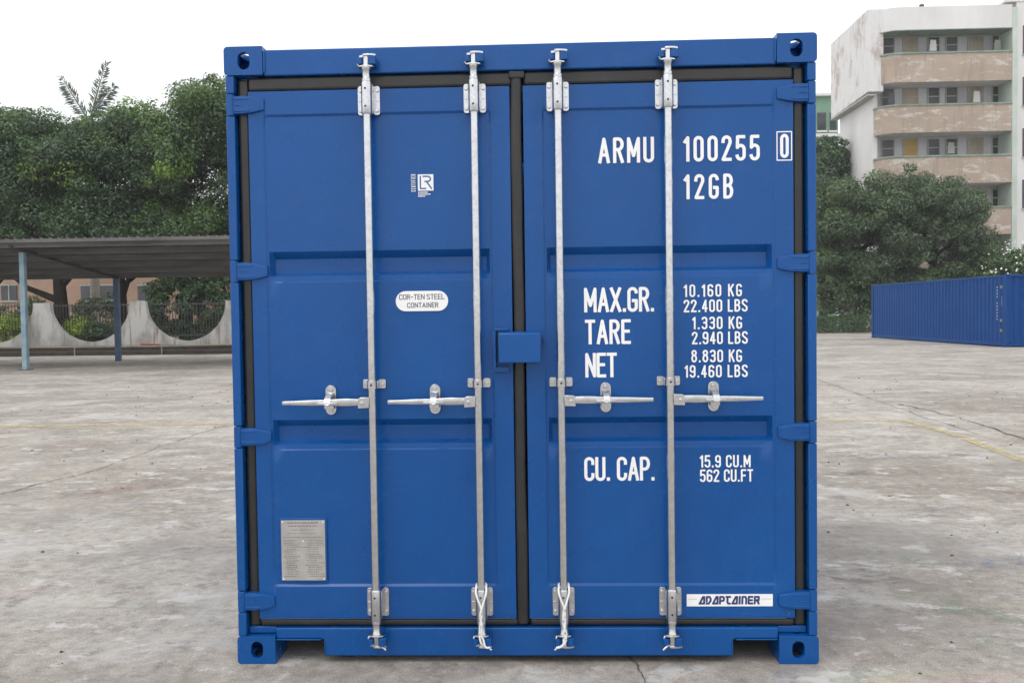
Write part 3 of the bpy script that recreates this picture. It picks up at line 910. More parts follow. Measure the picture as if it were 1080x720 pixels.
# ---- locking bars
YB = -.034; RB = .0168
def bracket_mesh(zc, up):
    """bearing bracket: flanges bolted to the door, hump over the bar"""
    mb = MB()
    for s in (-1, 1):
        mb.prism(rounded(min(s * .019, s * .046), max(s * .019, s * .046), zc - .060, zc + .060, .010, 3), .010, .0195)
        mb.box(s * .019, s * .0235, -.030, .0185, zc - .058, zc + .058)
        for dz in (-.041, .041): mb.bolt(s * .035, .010, zc + dz, .0082, .0085)
        mb.box(s * .028, s * .042, .0075, .0098, zc - .004, zc + .002)
    mb.tube([(0, YB, zc - .066), (0, YB, zc - .060), (0, YB, zc + .060), (0, YB, zc + .066)], [.0205, .0225, .0225, .0205], 20)
    return mb
def locking_bar(x, side):
    """side = direction in which the handle points"""
    mb = MB(); mb.tube([(0, YB, .20), (0, YB, 2.42)], RB, 20)
    rod = mb.build('locking_bar', 'galv', BOX, smooth=40)
    rod.location = (x, 0, 0)
    for zc, up in ((2.358, 1), (.262, -1)):
        bracket_mesh(zc, up).build('bearing_bracket', 'galv', rod, bevel=.0015)
        mb = MB()
        for dz in (-.036, .036): MB().tube([(-.002, YB - .0215, zc + dz), (-.002, YB - .0232, zc + dz)], .0045, 10).build('bolt_hole', 'dark', rod)
        # neck and cam
        mb = MB()
        a = zc + up * .066
        mb.tube([(0, YB, a), (0, YB, a + up * .012), (0, YB, a + up * .014), (0, YB, a + up * .046), (0, YB, a + up * .052), (0, YB, a + up * .060)],
                [.020, .020, .0165, .0165, .020, .020], 18)
        z0 = a + up * .058
        zl, zh = (min(z0, z0 + up * .052), max(z0, z0 + up * .052))
        mb.box(-.009, .009, YB - .010, YB + .030, zl + .002, zh - .002)
        q = lambda pts, e0, e1: mb.prism_z(pts, min(e0, e1), max(e0, e1))
        q([(-.034, YB + .004), (-.028, YB - .010), (-.008, YB - .020), (.012, YB - .020), (.028, YB - .012), (.034, YB + .004), (.012, YB + .028), (-.02, YB + .028)], z0, z0 + up * .007)
        q([(-.012, YB - .014), (.008, YB - .018), (.026, YB - .016), (.041, YB - .008), (.040, YB - .002), (.012, YB + .020), (-.012, YB + .020)], z0 + up * .045, z0 + up * .053)
        q([(-.030, YB + .002), (-.026, YB - .010), (-.010, YB - .014), (-.010, YB + .016)], z0 + up * .038, z0 + up * .047)
        mb.tube([(-.030, YB - .004, z0 + up * .004), (-.034, YB - .006, z0 + up * .016)], .005, 8)
        if up < 0: mb.tube([(side * -.020, YB - .010, z0 - .044), (side * -.041, YB - .016, z0 - .060)], .0052, 8)
        mb.build('cam', 'galv', rod, bevel=.0012)
        # keeper lugs welded to the frame, painted blue
        zc2 = z0 + up * .026
        mb = MB()
        mb.tube([(.0265, YB - .008, zc2 - .0165), (.0265, YB - .008, zc2 + .0165)], .0165, 14)
        mb.box(.012, .038, YB + .002, .0085, zc2 - .0155, zc2 + .0155)
        mb.build('cam_keeper', 'blue', rod, bevel=.0012)
        mb = MB()
        mb.tube([(-.0240, YB - .002, zc2 - .014), (-.0240, YB - .002, zc2 + .010)], .0140, 14)
        mb.box(-.034, -.011, YB + .005, .0085, zc2 - .012, zc2 + .008)
        mb.build('cam_keeper', 'blue', rod, bevel=.0012)
    # guide in mid height
    zc = 1.182
    mb = MB()
    for s in (-1, 1):
        mb.prism(rounded(min(s * .0185, s * .048), max(s * .0185, s * .048), zc - .019, zc + .019, .006, 3), .016, .0250)
        mb.box(s * .0185, s * .0225, -.030, .022, zc - .017, zc + .017)
        mb.bolt(s * .034, .016, zc, .0085, .0095)
    mb.tube([(0, YB, zc - .017), (0, YB, zc + .017)], .0215, 18)
    mb.build('bar_guide', 'galv', rod, bevel=.0012)
    mb = MB(); mb.tube([(0, YB - .0205, zc), (0, YB - .0225, zc)], .0045, 10); mb.build('bolt_hole', 'dark', rod)
    # hub and handle
    zc = 1.108; s = side
    mb = MB()
    mb.prism([(s * .012, zc - .020), (s * .058, zc - .022), (s * .058, zc + .018), (s * .046, zc + .024), (s * .012, zc + .024)], YB - .018, YB + .018)
    mb.bolt(s * .040, YB - .018, zc, .0085, .007)
    mb.build('handle_hub', 'galv', rod, bevel=.002)
    mb = MB()
    st = [(.050, .014, .008), (.105, .0155, .008), (.118, .0155, .007), (.19, .012, .006), (.26, .0115, .006), (.355, .0085, .005), (.376, .0085, .005)]
    vs = []; fs = []
    yh = YB - .002
    for dx, hh, tt in st:
        zc2 = zc + .004 - .006 * dx
        vs += [(s * dx, yh - tt, zc2 - hh), (s * dx, yh - tt - .002, zc2 - hh * .2), (s * dx, yh - tt, zc2 + hh), (s * dx, yh + tt, zc2 + hh), (s * dx, yh + tt, zc2 - hh)]
    for i in range(len(st) - 1):
        for q2 in range(5):
            fs.append((i * 5 + q2, i * 5 + (q2 + 1) % 5, (i + 1) * 5 + (q2 + 1) % 5, (i + 1) * 5 + q2))
    fs.append(tuple(range(5))); fs.append(tuple((len(st) - 1) * 5 + q2 for q2 in range(5)))
    mb.add(vs, fs)
    mb.build('handle', 'galv', rod, bevel=.0015)
    # retainer plate and catch
    cx = s * .185
    mb = MB()
    mb.prism(rounded(cx - .0225, cx + .0225, 1.054, 1.178, .0222, 7), .014, .0250)
    mb.bolt(cx, .014, 1.158, .0105, .009)
    mb.bolt(cx, .014, 1.074, .009, .008)
    mb.box(cx - .020, cx + .020, YB + .012, .0135, 1.082, 1.097)
    mb.build('handle_retainer', 'galv', rod, bevel=.0015)
    mb = MB()
    mb.prism_x([(.013, 1.145), (.004, 1.150), (-.046, 1.128), (-.056, 1.112), (-.056, 1.100), (-.050, 1.100), (-.048, 1.112), (-.040, 1.120), (.008, 1.136)], cx - .014, cx + .014)
    mb.box(cx - .042, cx + .042, YB - .020, YB - .0135, 1.104, 1.110)
    mb.tube([(cx - .02, -.047, 1.112), (cx, -.054, 1.098), (cx + .02, -.047, 1.112)], .0045, 8)
    mb.build('handle_catch', 'galv', rod, bevel=.0015)
    return rod
locking_bar(-.617, -1)
locking_bar(-.177, -1)
locking_bar(.165, 1)
locking_bar(.610, 1)

# white cords looped over the two inner bars
def cord(x, label, flip):
    f = flip
    mb = MB()
    y0 = YB - .026
    pa = [(x - .020, YB - .004, .338), (x - .021, y0 + .004, .322), (x - .012, y0 - .001, .290), (x - .001, y0 - .002, .262), (x + .003 * f, y0 - .002, .230), (x - .004, y0 - .002, .190), (x - .008 * f, y0 + .002, .150), (x - .004, y0, .118), (x + .004, y0 + .004, .104)]
    pb = [(x + .021, YB - .004, .340), (x + .022, y0 + .004, .320), (x + .012, y0 - .001, .285), (x + .004, y0 - .006, .258), (x - .004 * f, y0 - .006, .225), (x + .003, y0 - .006, .185), (x - .002, y0 - .004, .150), (x + .008, y0 - .002, .125), (x + .016 * f, y0 - .002, .096), (x + .034 * f, y0 + .002, .092)]
    def sm(P, k=5):
        P = [Vector(p) for p in P]; out = []
        for i in range(len(P) - 1):
            p0 = P[max(0, i - 1)]; p1 = P[i]; p2 = P[i + 1]; p3 = P[min(len(P) - 1, i + 2)]
            for j in range(k):
                t = j / k
                out.append(.5 * ((2 * p1) + (p2 - p0) * t + (2 * p0 - 5 * p1 + 4 * p2 - p3) * t * t + (3 * p1 - p0 - 3 * p2 + p3) * t ** 3))
        out.append(P[-1]); return out
    top = [(x - .020, YB - .004, .338), (x - .018, YB + .014, .346), (x, YB + .022, .350), (x + .019, YB + .014, .347), (x + .021, YB - .004, .340)]
    mb.tube(sm(pa), .0042, 8); mb.tube(sm(pb), .0042, 8); mb.tube(sm(top), .0042, 8)
    tag(mb.build('cord', 'cordm', smooth=60), label, 'cord', 'white cords looped on the door locking bars')
cord(-.177, 'white cord looped round the locking bar foot just left of the door joint', 1)
cord(.165, 'white cord looped round the locking bar foot just right of the door joint', -1)

# ================================================================== FAR CONTAINER
FC = thing('shipping_container', 'long blue forty foot container standing far off by the trees on the right', 'container', (16.472, 28.857, 0), 0.029)
def far_container():
    L, W_, H_ = 12.19, 2.438, 2.591
    for x in (0, 1):
        for y in (0, 1):
            for z_ in (0, 1):
                mb = MB(); x0 = 0 if not x else W_ - .162; y0 = 0 if not y else L - .178; z0 = 0 if not z_ else H_ - .118
                mb.box(x0, x0 + .162, y0, y0 + .178, z0, z0 + .118)
                mb.build('corner_fitting', 'blue_far', FC, bevel=.01)
                MB().tube([(x0 + .081, y0 - .001 if not y else y0 + .179, z0 + .06), (x0 + .081, y0 + .01 if not y else y0 + .17, z0 + .06)], .03, 10).build('fitting_hole', 'dark', FC)
    for x in (0, 1):
        for y in (0, 1):
            x0 = .006 if not x else W_ - .106; y0 = .006 if not y else L - .156
            MB().box(x0, x0 + .10, y0, y0 + .15, .118, H_ - .118).build('corner_post', 'blue_far', FC, bevel=.01)
    for x in (0, 1):
        sx = 1 if not x else -1; xb = .02 if not x else W_ - .02
        pts = []; y = .157
        while y < L - .17:
            for dy, d in ((0, 0), (.072, 0), (.14, .036), (.21, .036)): pts.append((min(y + dy, L - .157), d))
            y += .278
        n = len(pts)
        mb = MB(); mb.add([(xb + sx * d, a, .16) for a, d in pts] + [(xb + sx * d, a, H_ - .09) for a, d in pts], [(i, i + 1, n + i + 1, n + i) for i in range(n - 1)])
        mb.build('side_wall', 'blue_far', FC)
        x0 = .008 if not x else W_ - .07
        MB().box(x0, x0 + .06, .179, L - .179, H_ - .09, H_ - .022).build('top_rail', 'blue_far', FC, bevel=.006)
        MB().box(x0, x0 + .06, .179, L - .179, .035, .16).build('bottom_rail', 'blue_far', FC, bevel=.006)
    for y in (0, 1):
        yb = .04 if not y else L - .04; sy = 1 if not y else -1
        pts = []; x = .107
        while x < W_ - .12:
            for dx, d in ((0, 0), (.08, 0), (.12, .045), (.20, .045), (.24, 0)): pts.append((min(x + dx, W_ - .107), d))
            x += .26
        n = len(pts)
        mb = MB(); mb.add([(a, yb + sy * d, .15) for a, d in pts] + [(a, yb + sy * d, H_ - .10) for a, d in pts], [(i, i + 1, n + i + 1, n + i) for i in range(n - 1)])
        mb.build('end_wall', 'blue_far', FC)
        y0 = .01 if not y else L - .10
        MB().box(.163, W_ - .163, y0, y0 + .09, H_ - .10, H_ - .01).build('end_header', 'blue_far', FC, bevel=.006)
        MB().box(.163, W_ - .163, y0, y0 + .09, .04, .15).build('end_sill', 'blue_far', FC, bevel=.006)
    pts = [(.18 + i * .10, .022 if (i // 2) % 2 else 0) for i in range(118)]; n = len(pts)
    mb = MB(); mb.add([(.07, a, H_ - .05 + d) for a, d in pts] + [(W_ - .07, a, H_ - .05 + d) for a, d in pts], [(i, i + 1, n + i + 1, n + i) for i in range(n - 1)])
    mb.build('roof', 'roofpale', FC)
    # upright identification marks and warning stickers on the side wall
    mb = MB()
    tv = lambda u, v, d: (.012 - d, v, u)
    zc = 2.18
    for i in range(11):
        mb.add([(.0155, .60, zc), (.0155, .645, zc), (.0155, .645, zc - .07), (.0155, .60, zc - .07)], [(0, 1, 2, 3)]) if i not in (4,) else None
        zc -= .115
    for i in range(5):
        zz = 1.80 - i * .07
        mb.add([(.0155, .30, zz), (.0155, .325, zz), (.0155, .325, zz - .045), (.0155, .30, zz - .045)], [(0, 1, 2, 3)])
    mb.build('side_marking', 'fadedletter', FC, fix=False)
    for zz in (2.20, 1.00, .64):
        MB().box(.012, .0165, .28, .42, zz - .10, zz).build('warning_sticker', 'pipe', FC)
M['fadedletter'] = blotch('faded_white_vinyl', (0.40, 0.45, 0.52), (0.52, 0.56, 0.62), 8, 0.5)
M['roofpale'] = blotch('pale_roof_paint', (0.30, 0.34, 0.42), (0.42, 0.46, 0.52), 1.0, 0.6)
far_container()

# ================================================================== CARPORT, WALL AND FENCE ON THE LEFT
YF, YR = 21.9, 26.6
a_ = at(0, 250, YF); b_ = at(240, 244.5, YF)
def roofline(x):       # front edge height
    return a_.z + (b_.z - a_.z) * (x - a_.x) / (b_.x - a_.x)
ZR = at(120, 287, YR).z
_zf = at(120, 248.5, YF - .78).z - .045
ZF = _zf + (ZR - _zf) * .78 / (YR - YF + .78)
CP = thing('carport', 'open-sided carport with a dark corrugated roof on blue posts', 'carport', (-12.5, 24, 0))
CX0, CX1 = -24.0, -4.6
def cp(mb, name, mat, **k):
    o = mb.build(name, mat, CP, **k)
    o.location = (12.5, -24, 0)
    return o
mb = MB(); xs = []; x = CX0
pts = []
while x < CX1:
    pts += [(x, 0), (x + .09, .0), (x + .13, .045), (x + .21, .045)]; x += .25
n = len(pts)
y0, y1 = YF - .75, YR + .35
sl_ = (ZR - ZF) / (YR - YF)
zat = lambda y: ZF + (y - YF) * sl_
mb.add([(a, y0, zat(y0) + d) for a, d in pts] + [(a, y1, zat(y1) + d) for a, d in pts], [(i, i + 1, n + i + 1, n + i) for i in range(n - 1)])
cp(mb, 'roof', 'roofsheet')
mb = MB(); mb.box(CX0, CX1, y0 - .03, y0 - .005, zat(y0) - .10, zat(y0) - .005); cp(mb, 'fascia', 'roofsheet')
for i in range(6):
    y = y0 + .25 + i * (y1 - y0 - .5) / 5
    mb = MB(); mb.box(CX0 + .05, CX1 - .05, y - .04, y + .04, zat(y) - .19, zat(y) - .01); cp(mb, 'purlin', 'roofsheet')
pf = at(27.5, 390, YF); pr = at(125, 381, YR)
for k in range(-1, 2):
    x = pf.x + k * 7.6
    if x > CX1: continue
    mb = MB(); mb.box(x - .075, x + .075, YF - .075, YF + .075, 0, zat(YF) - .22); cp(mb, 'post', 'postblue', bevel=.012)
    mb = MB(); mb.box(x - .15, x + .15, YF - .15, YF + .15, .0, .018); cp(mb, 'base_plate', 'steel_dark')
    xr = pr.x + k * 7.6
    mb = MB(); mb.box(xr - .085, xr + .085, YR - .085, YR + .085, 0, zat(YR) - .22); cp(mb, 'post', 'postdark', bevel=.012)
    mb = MB(); mb.add([(x - .05, YF - .6, zat(YF - .6) - .22), (x + .05, YF - .6, zat(YF - .6) - .22), (xr + .05, YR + .2, zat(YR + .2) - .24), (xr - .05, YR + .2, zat(YR + .2) - .24),
                        (x - .05, YF - .6, zat(YF - .6) - .135), (x + .05, YF - .6, zat(YF - .6) - .135), (xr + .05, YR + .2, zat(YR + .2) - .135), (xr - .05, YR + .2, zat(YR + .2) - .135)],
                       [(0, 3, 2, 1), (4, 5, 6, 7), (0, 1, 5, 4), (1, 2, 6, 5), (2, 3, 7, 6), (3, 0, 4, 7)])
    cp(mb, 'rafter', 'steel_dark')

# scalloped wall
YW = 33.0
zc_ = at(145, 318, YW).z; zb_ = at(100, 360.5, YW).z; rr_ = zc_ - zb_
cs = [at(p, 320, YW).x for p in (-108, -7, 94.5, 195.5, 297, 398)]
poly = [(cs[0] - rr_ - .5, .02), (cs[-1] + rr_ + .5, .02), (cs[-1] + rr_ + .5, zc_)]
hw = (cs[1] - cs[0]) / 2 - .36
for c in reversed(cs):
    for i in range(25):
        t = math.pi * i / 24
        poly.append((c + hw * math.cos(t), zc_ - rr_ * math.sin(t)))
poly.append((cs[0] - rr_ - .5, zc_))
mb = MB(); mb.prism(poly, YW, YW + .22)
o = mb.build('scalloped_wall', 'conc_white'); tag(o, 'weathered white concrete wall with round scooped openings behind the carport', 'wall')
# plinth in front and pipe rail
mb = MB(); mb.box(CX0 - 2, -5.5, YW - 1.0, YW - .02, 0, .34); mb.box(CX0 - 2, -5.5, YW - 1.7, YW - 1.01, 0, .16)
tag(mb.build('brick_plinth', 'rust_stain', bevel=.02), 'low dark brown stepped plinth along the foot of the scooped white wall', 'plinth')
PR = thing('pipe_rail', 'thin cream pipe rail running low in front of the dark plinth', 'rail', (-14, YW - 1.75, 0))
def prl(mb, n_):
    o = mb.build(n_, 'pipe', PR, smooth=50); o.location = (14, -(YW - 1.75), 0)
mb = MB(); mb.tube([(CX0, YW - 1.75, .36), (-15, YW - 1.75, .34), (-10.5, YW - 1.75, .38), (-6, YW - 1.75, .42)], .03, 8); prl(mb, 'pipe')
for x in (-22, -18.5, -15, -11.5, -8): prl(MB().tube([(x, YW - 1.75, 0), (x, YW - 1.75, .33)], .025, 8), 'bracket')
# red pole leaning on the plinth
p0 = at(147, 364, YW - .6); p1 = at(167, 366.5, YW - .6)
tag(MB().tube([(p0.x, YW - .5, .40), (p1.x, YW - .5, .365)], .03, 8).build('plastic_pole', 'redpaint', smooth=50), 'short red pole lying on the plinth below the scooped wall', 'pole')

# iron fence behind the wall
FN = thing('iron_fence', 'dark iron bar fence standing behind the scooped white wall', 'fence', (-14, YW + .6, 0))
zt = at(120, 321, YW + .6).z
def fn_(mb, n_):
    o = mb.build(n_, 'steel_dark', FN); o.location = (14, -(YW + .6), 0)
mb = MB(); mb.box(cs[0] - 2, cs[-1] + 2, YW + .58, YW + .62, zt - .05, zt); mb.box(cs[0] - 2, cs[-1] + 2, YW + .58, YW + .62, .7, .75); fn_(mb, 'rail')
mb = MB(); x = cs[0] - 2
while x < cs[-1] + 2:
    mb.box(x - .011, x + .011, YW + .588, YW + .612, .1, zt + .06); x += .13
fn_(mb, 'bar_row')

# salmon building behind the left trees
YB2 = 52.0
ob = thing('salmon_building', 'salmon walled building with dark windows glimpsed under the left trees', 'building', (-22, YB2, 0))
def obp(mb, n_, mt, parent=None):
    o = mb.build(n_, mt, parent or ob)
    if parent is None: o.location = (22, -YB2, 0)
    return o
x0 = at(-160, 300, YB2).x; x1 = at(420, 300, YB2).x
obp(MB().box(x0, x1, YB2, YB2 + 8, 0, 6.8), 'wall', 'orange_wall')
obp(MB().box(x0 - .3, x1 + .3, YB2 - .4, YB2 + 8.3, 6.81, 7.1), 'roof_slab', 'white_wall')
for pa, pb in ((-60, -36), (2, 18), (86, 121), (146, 172), (196, 222), (250, 280)):
    q0 = at(pa, 317, YB2); q1 = at(pb, 301, YB2)
    f = obp(MB().box(q0.x, q1.x, YB2 - .06, YB2 + .02, q0.z, q1.z), 'window', 'glass')
    mb = MB(); mb.box(q0.x - .06, q1.x + .06, YB2 - .09, YB2 - .061, q1.z, q1.z + .08); mb.box(q0.x - .06, q1.x + .06, YB2 - .12, YB2 - .061, q0.z - .1, q0.z)
    mx = (q0.x + q1.x) / 2
    mb.box(mx - .03, mx + .03, YB2 - .09, YB2 - .061, q0.z, q1.z)
    obp(mb, 'window_frame', 'frame_paint', f)

# ================================================================== VEGETATION
def leaves(P, N, size, tint, aspect=.5):
    """one diamond leaf per point: P positions, N normals"""
    n = len(P)
    up = np.tile(np.array([0, 0, 1.0]), (n, 1))
    N = N / (np.linalg.norm(N, axis=1, keepdims=True) + 1e-9)
    T = np.cross(N, rng.normal(size=(n, 3))); T /= (np.linalg.norm(T, axis=1, keepdims=True) + 1e-9)
    T[:, 2] -= .35; T /= (np.linalg.norm(T, axis=1, keepdims=True) + 1e-9)
    B = np.cross(N, T); B /= (np.linalg.norm(B, axis=1, keepdims=True) + 1e-9)
    s = size * rng.uniform(.6, 1.35, (n, 1))
    V = np.empty((n, 4, 3))
    V[:, 0] = P - T * s; V[:, 1] = P + B * s * aspect + N * s * .18; V[:, 2] = P + T * s; V[:, 3] = P - B * s * aspect + N * s * .18
    return V.reshape(-1, 3), np.repeat(tint, 4, axis=0)

def leaf_object(name, V, tint, parent, mat='leaf'):
    n = len(V) // 4
    me = bpy.data.meshes.new(name)
    me.vertices.add(n * 4); me.vertices.foreach_set('co', V.astype(np.float32).ravel())
    me.loops.add(n * 4); me.loops.foreach_set('vertex_index', np.arange(n * 4, dtype=np.int32))
    me.polygons.add(n); me.polygons.foreach_set('loop_start', np.arange(0, n * 4, 4, dtype=np.int32))
    me.update(calc_edges=True)
    at_ = me.attributes.new('tint', 'FLOAT_COLOR', 'POINT')
    c = np.ones((n * 4, 4), np.float32); c[:, :3] = tint
    at_.data.foreach_set('color', c.ravel())
    me.materials.append(M[mat])
    o = bpy.data.objects.new(name, me); COL.objects.link(o)
    if parent: o.parent = parent
    return o

DARK = ((.044, .086, .040), (.070, .124, .054), (.10, .165, .060))
MIDG = ((.052, .100, .040), (.084, .146, .052), (.125, .20, .056))
OLIVE = ((.056, .094, .046), (.084, .132, .062), (.115, .168, .074))
LIME = ((.10, .17, .03), (.17, .27, .045), (.27, .38, .07))

def crown(ells, nclump, per, size, pal, lime=0.0, clump_r=(.5, 1.05), floor=None, flat_=.70):
    """leaf clumps spread through the volume of several ellipsoids"""
    Vs = []; Ts = []
    vol = np.array([e[3] * e[4] * e[5] for e in ells]); pr_ = vol ** .75 / (vol ** .75).sum()
    pal = np.array(pal)
    for _ in range(nclump):
        e = ells[rng.choice(len(ells), p=pr_)]
        d = rng.normal(size=3); d /= np.linalg.norm(d)
        rad = rng.uniform(.50, 1.0) ** .6 * rng.uniform(.86, 1.06)
        c = np.array(e[:3]) + d * np.array(e[3:6]) * rad
        if floor is not None and c[2] < floor: c[2] = floor + rng.uniform(0, .6)
        r = rng.uniform(*clump_r)
        if rng.uniform() < .28:                     # sprigs that stick out of the outline
            c = np.array(e[:3]) + d * np.array(e[3:6]) * rng.uniform(1.0, 1.16); r *= .48
            if floor is not None and c[2] < floor: c[2] = floor + rng.uniform(0, .6)
        k = int(per * (r / np.mean(clump_r)) ** 2 * rng.uniform(.7, 1.3))
        u = rng.normal(size=(k, 3)); u /= np.linalg.norm(u, axis=1, keepdims=True)
        rr = r * rng.uniform(.35, 1.0, (k, 1)) ** .4 * rng.uniform(.8, 1.15, (k, 1))
        P = c + u * rr * np.array([1, 1, flat_])
        N = u + rng.normal(size=(k, 3)) * .55 + np.array([0, -.15, .85])
        t = rng.uniform() ** 1.1
        base = pal[0] * (1 - t) + pal[1] * t
        if rng.uniform() < .2: base = pal[1] * .4 + pal[2] * .6
        if rng.uniform() < lime: base = np.array(LIME[1]) * rng.uniform(.5, .95)
        T = base * rng.uniform(.65, 1.45, (k, 1)) * rng.uniform(.92, 1.08, (k, 3))
        V, T4 = leaves(P, N, size, T)
        Vs.append(V); Ts.append(T4)
    return np.concatenate(Vs), np.concatenate(Ts)

def trunk_mesh(x, y, h, r0, limbs, lean=(0, 0)):
    mb = MB()
    top = Vector((x + lean[0], y + lean[1], h))
    pts = [Vector((x, y, -.05)), Vector((x, y, .15)), Vector((x + lean[0] * .3 + .05, y + lean[1] * .3, h * .4)), Vector((x + lean[0] * .65 - .04, y + lean[1] * .65, h * .72)), top]
    mb.tube(pts, [r0 * 1.45, r0 * 1.1, r0 * .85, r0 * .7, r0 * .45], 10)
    for (sx, sy, sz, ln, zf) in limbs:
        s = pts[2].lerp(top, zf)
        e = s + Vector((sx, sy, sz)).normalized() * ln
        mid = s.lerp(e, .5) + Vector((random.uniform(-.2, .2), random.uniform(-.2, .2), -.15 * ln * .3))
        mb.tube([s, mid, e], [r0 * .5, r0 * .34, r0 * .14], 8)
    return mb

def tree(name, label, base, h, r0, ells, nclump, per, size, pal, lime=0, group=None, limbs=None, floor=None, clump_r=(.5, 1.05), mat='bark', lean=(0, 0), cat='tree'):
    t = thing(name, label, cat, (base[0], base[1], 0), 0, group)
    limbs = limbs or [(random.uniform(-1, 1), random.uniform(-1, 1), random.uniform(.5, 1.1), random.uniform(1.5, 3), random.uniform(0, .9)) for _ in range(7)]
    tk = trunk_mesh(0, 0, h, r0, limbs, lean).build('trunk', mat, t, smooth=60)
    E = [(e[0] - base[0], e[1] - base[1]) + tuple(e[2:]) for e in ells]
    V, T = crown(E, nclump, per, size, pal, lime, clump_r, floor)
    leaf_object('crown', V, T, t)
    return t

def ell(px, py, Y, rx, rz, ry_=None, dy=0):
    c = at(px, py, Y)
    return (c.x, Y + dy, c.z, rx, ry_ or rx, rz)
G1 = 'trees in a row behind the carport'
YT_ = 37.0
sc = lambda px: px * (YT_ + 3.7) / FPX
tb = at(64, 345, YT_ - 1.5)
tree('broadleaf_tree', 'dark broadleaf tree with a forked black trunk behind the pale blue carport post', (tb.x, YT_ - 1.5), 5.2, .34,
     [ell(45, 190, YT_, sc(62), sc(66), 3.2), ell(20, 168, YT_, sc(50), sc(48), 3), ell(85, 175, YT_, sc(40), sc(42), 3), ell(60, 235, YT_, sc(60), sc(36), 3)],
     250, 390, .078, DARK, .04, G1, limbs=[(-1, .1, .55, 3.2, 0.05), (.9, .1, .9, 2.6, .25), (-.4, .4, 1, 2.5, .5), (.5, -.5, 1, 2.5, .6), (0, .8, 1, 2.4, .7), (-.9, -.3, .9, 2, .8)], floor=2.9)
tb = at(-40, 345, YT_ + .5)
tree('broadleaf_tree', 'dark broadleaf tree cut off by the left edge of the photo', (tb.x, YT_ + .5), 5.5, .32,
     [ell(-40, 180, YT_ + .5, sc(62), sc(66), 3.2), ell(-15, 210, YT_, sc(52), sc(60), 3), ell(-5, 150, YT_ + .5, sc(36), sc(36), 2.6)], 200, 390, .078, OLIVE, .02, G1, floor=2.9)
tb = at(128, 345, YT_ + .6)
tree('broadleaf_tree', 'mid green tree with lime sprigs above the middle of the carport roof', (tb.x, YT_ + .6), 5.6, .28,
     [ell(130, 190, YT_ + .3, sc(58), sc(66), 3.1), ell(118, 150, YT_, sc(36), sc(34), 2.6), ell(155, 140, YT_ + .4, sc(32), sc(32), 2.5), ell(130, 240, YT_, sc(60), sc(36), 3)],
     250, 390, .075, DARK, .12, G1, floor=2.9)
tb = at(196, 345, YT_)
tree('broadleaf_tree', 'tallest broadleaf tree in the carport row reaching up beside the blue container', (tb.x, YT_), 6.4, .30,
     [ell(205, 195, YT_, sc(58), sc(78), 3.3), ell(225, 135, YT_, sc(48), sc(44), 3), ell(182, 152, YT_ - .4, sc(40), sc(36), 2.6), ell(242, 118, YT_ + .5, sc(40), sc(36), 2.8), ell(200, 250, YT_, sc(58), sc(36), 3), ell(186, 205, YT_ + 2, sc(42), sc(48), 2)],
     320, 390, .075, MIDG, .09, G1, floor=2.7)
tb = at(300, 345, YT_ + 1)
tree('broadleaf_tree', 'broadleaf tree at the right end of the carport row, mostly hidden by the blue container', (tb.x, YT_ + 1), 6.4, .30,
     [ell(290, 180, YT_ + 1, sc(60), sc(84), 3.3), ell(268, 150, YT_ + .6, sc(36), sc(44), 2.6), ell(300, 240, YT_ + 1, sc(60), sc(46), 3)], 150, 350, .078, DARK, .05, G1, floor=2.7)

# palm behind the row
YPM = 45.0
pm = at(101, 345, YPM)
zt_ = at(101, 116, YPM).z
PT = thing('palm_tree', 'palm with a pale trunk whose upright fronds poke above the left treetops', 'palm', (pm.x, YPM, 0))
mb = MB()
mb.tube([(0, 0, -.05), (0, 0, .4), (.05, 0, zt_ * .5), (0, 0, zt_ - .6)], [.36, .27, .22, .18], 12)
mb.build('trunk', 'palmbark', PT, smooth=60)
def frond(dx, dy, ln, rise, droop):
    mb_pts = []
    P = []; N = []
    prev = Vector((0, 0, zt_ - .7))
    dirv = Vector((dx, dy, rise)).normalized()
    k = 26
    for i in range(k):
        dirv = (dirv + Vector((0, 0, -droop / k))).normalized()
        prev = prev + dirv * ln / k
        mb_pts.append(prev.copy())
    mb = MB(); mb.tube([Vector((0, 0, zt_ - .9))] + mb_pts, [.05] + [.045 * (1 - i / k) + .008 for i in range(k)], 6)
    vs = []; fs = []
    side = dirv.cross(Vector((.2, 1, .1))).normalized()
    for i in range(3, k):
        if random.random() < .1: continue
        p = mb_pts[i]; d = (mb_pts[i] - mb_pts[i - 1]).normalized()
        wl = .50 * math.sin(math.pi * (i / k) ** .8 * .92 + .15) + .12
        for s in (-1, 1):
            for jj in range(4):
                o_ = p - d * (ln / k) * .25 * jj
                tip = o_ + (side * s * wl * random.uniform(.6, 1) + d * wl * .9 + Vector((random.uniform(-.08, .08), random.uniform(-.2, .2), random.uniform(-.75, -.1) * wl)))
                m_ = o_.lerp(tip, .5) + d * .035; m2 = o_.lerp(tip, .5) - d * .035
                b0 = len(vs); vs += [o_, m_, tip, m2]; fs.append((b0, b0 + 1, b0 + 2, b0 + 3))
    mb.add(vs, fs)
    return mb
M['frond'] = blotch('palm_frond', (0.05, 0.075, 0.055), (0.10, 0.13, 0.075), 1.5, 0.5)
for a in ((-.66, .1, 3.1, 1.05, .05), (.32, .0, 3.4, 1.3, .42), (.38, .2, 2.6, 1.1, .7), (-.9, .3, 2.4, .1, 1.0), (.9, -.2, 2.4, .1, 1.0), (-.2, -.9, 2.4, .1, 1.1), (.2, .9, 2.4, .1, 1.0), (-.95, -.3, 2.2, -.1, 1.0), (.95, .4, 2.2, -.1, 1.0)):
    frond(*a).build('frond', 'frond', PT, fix=False)

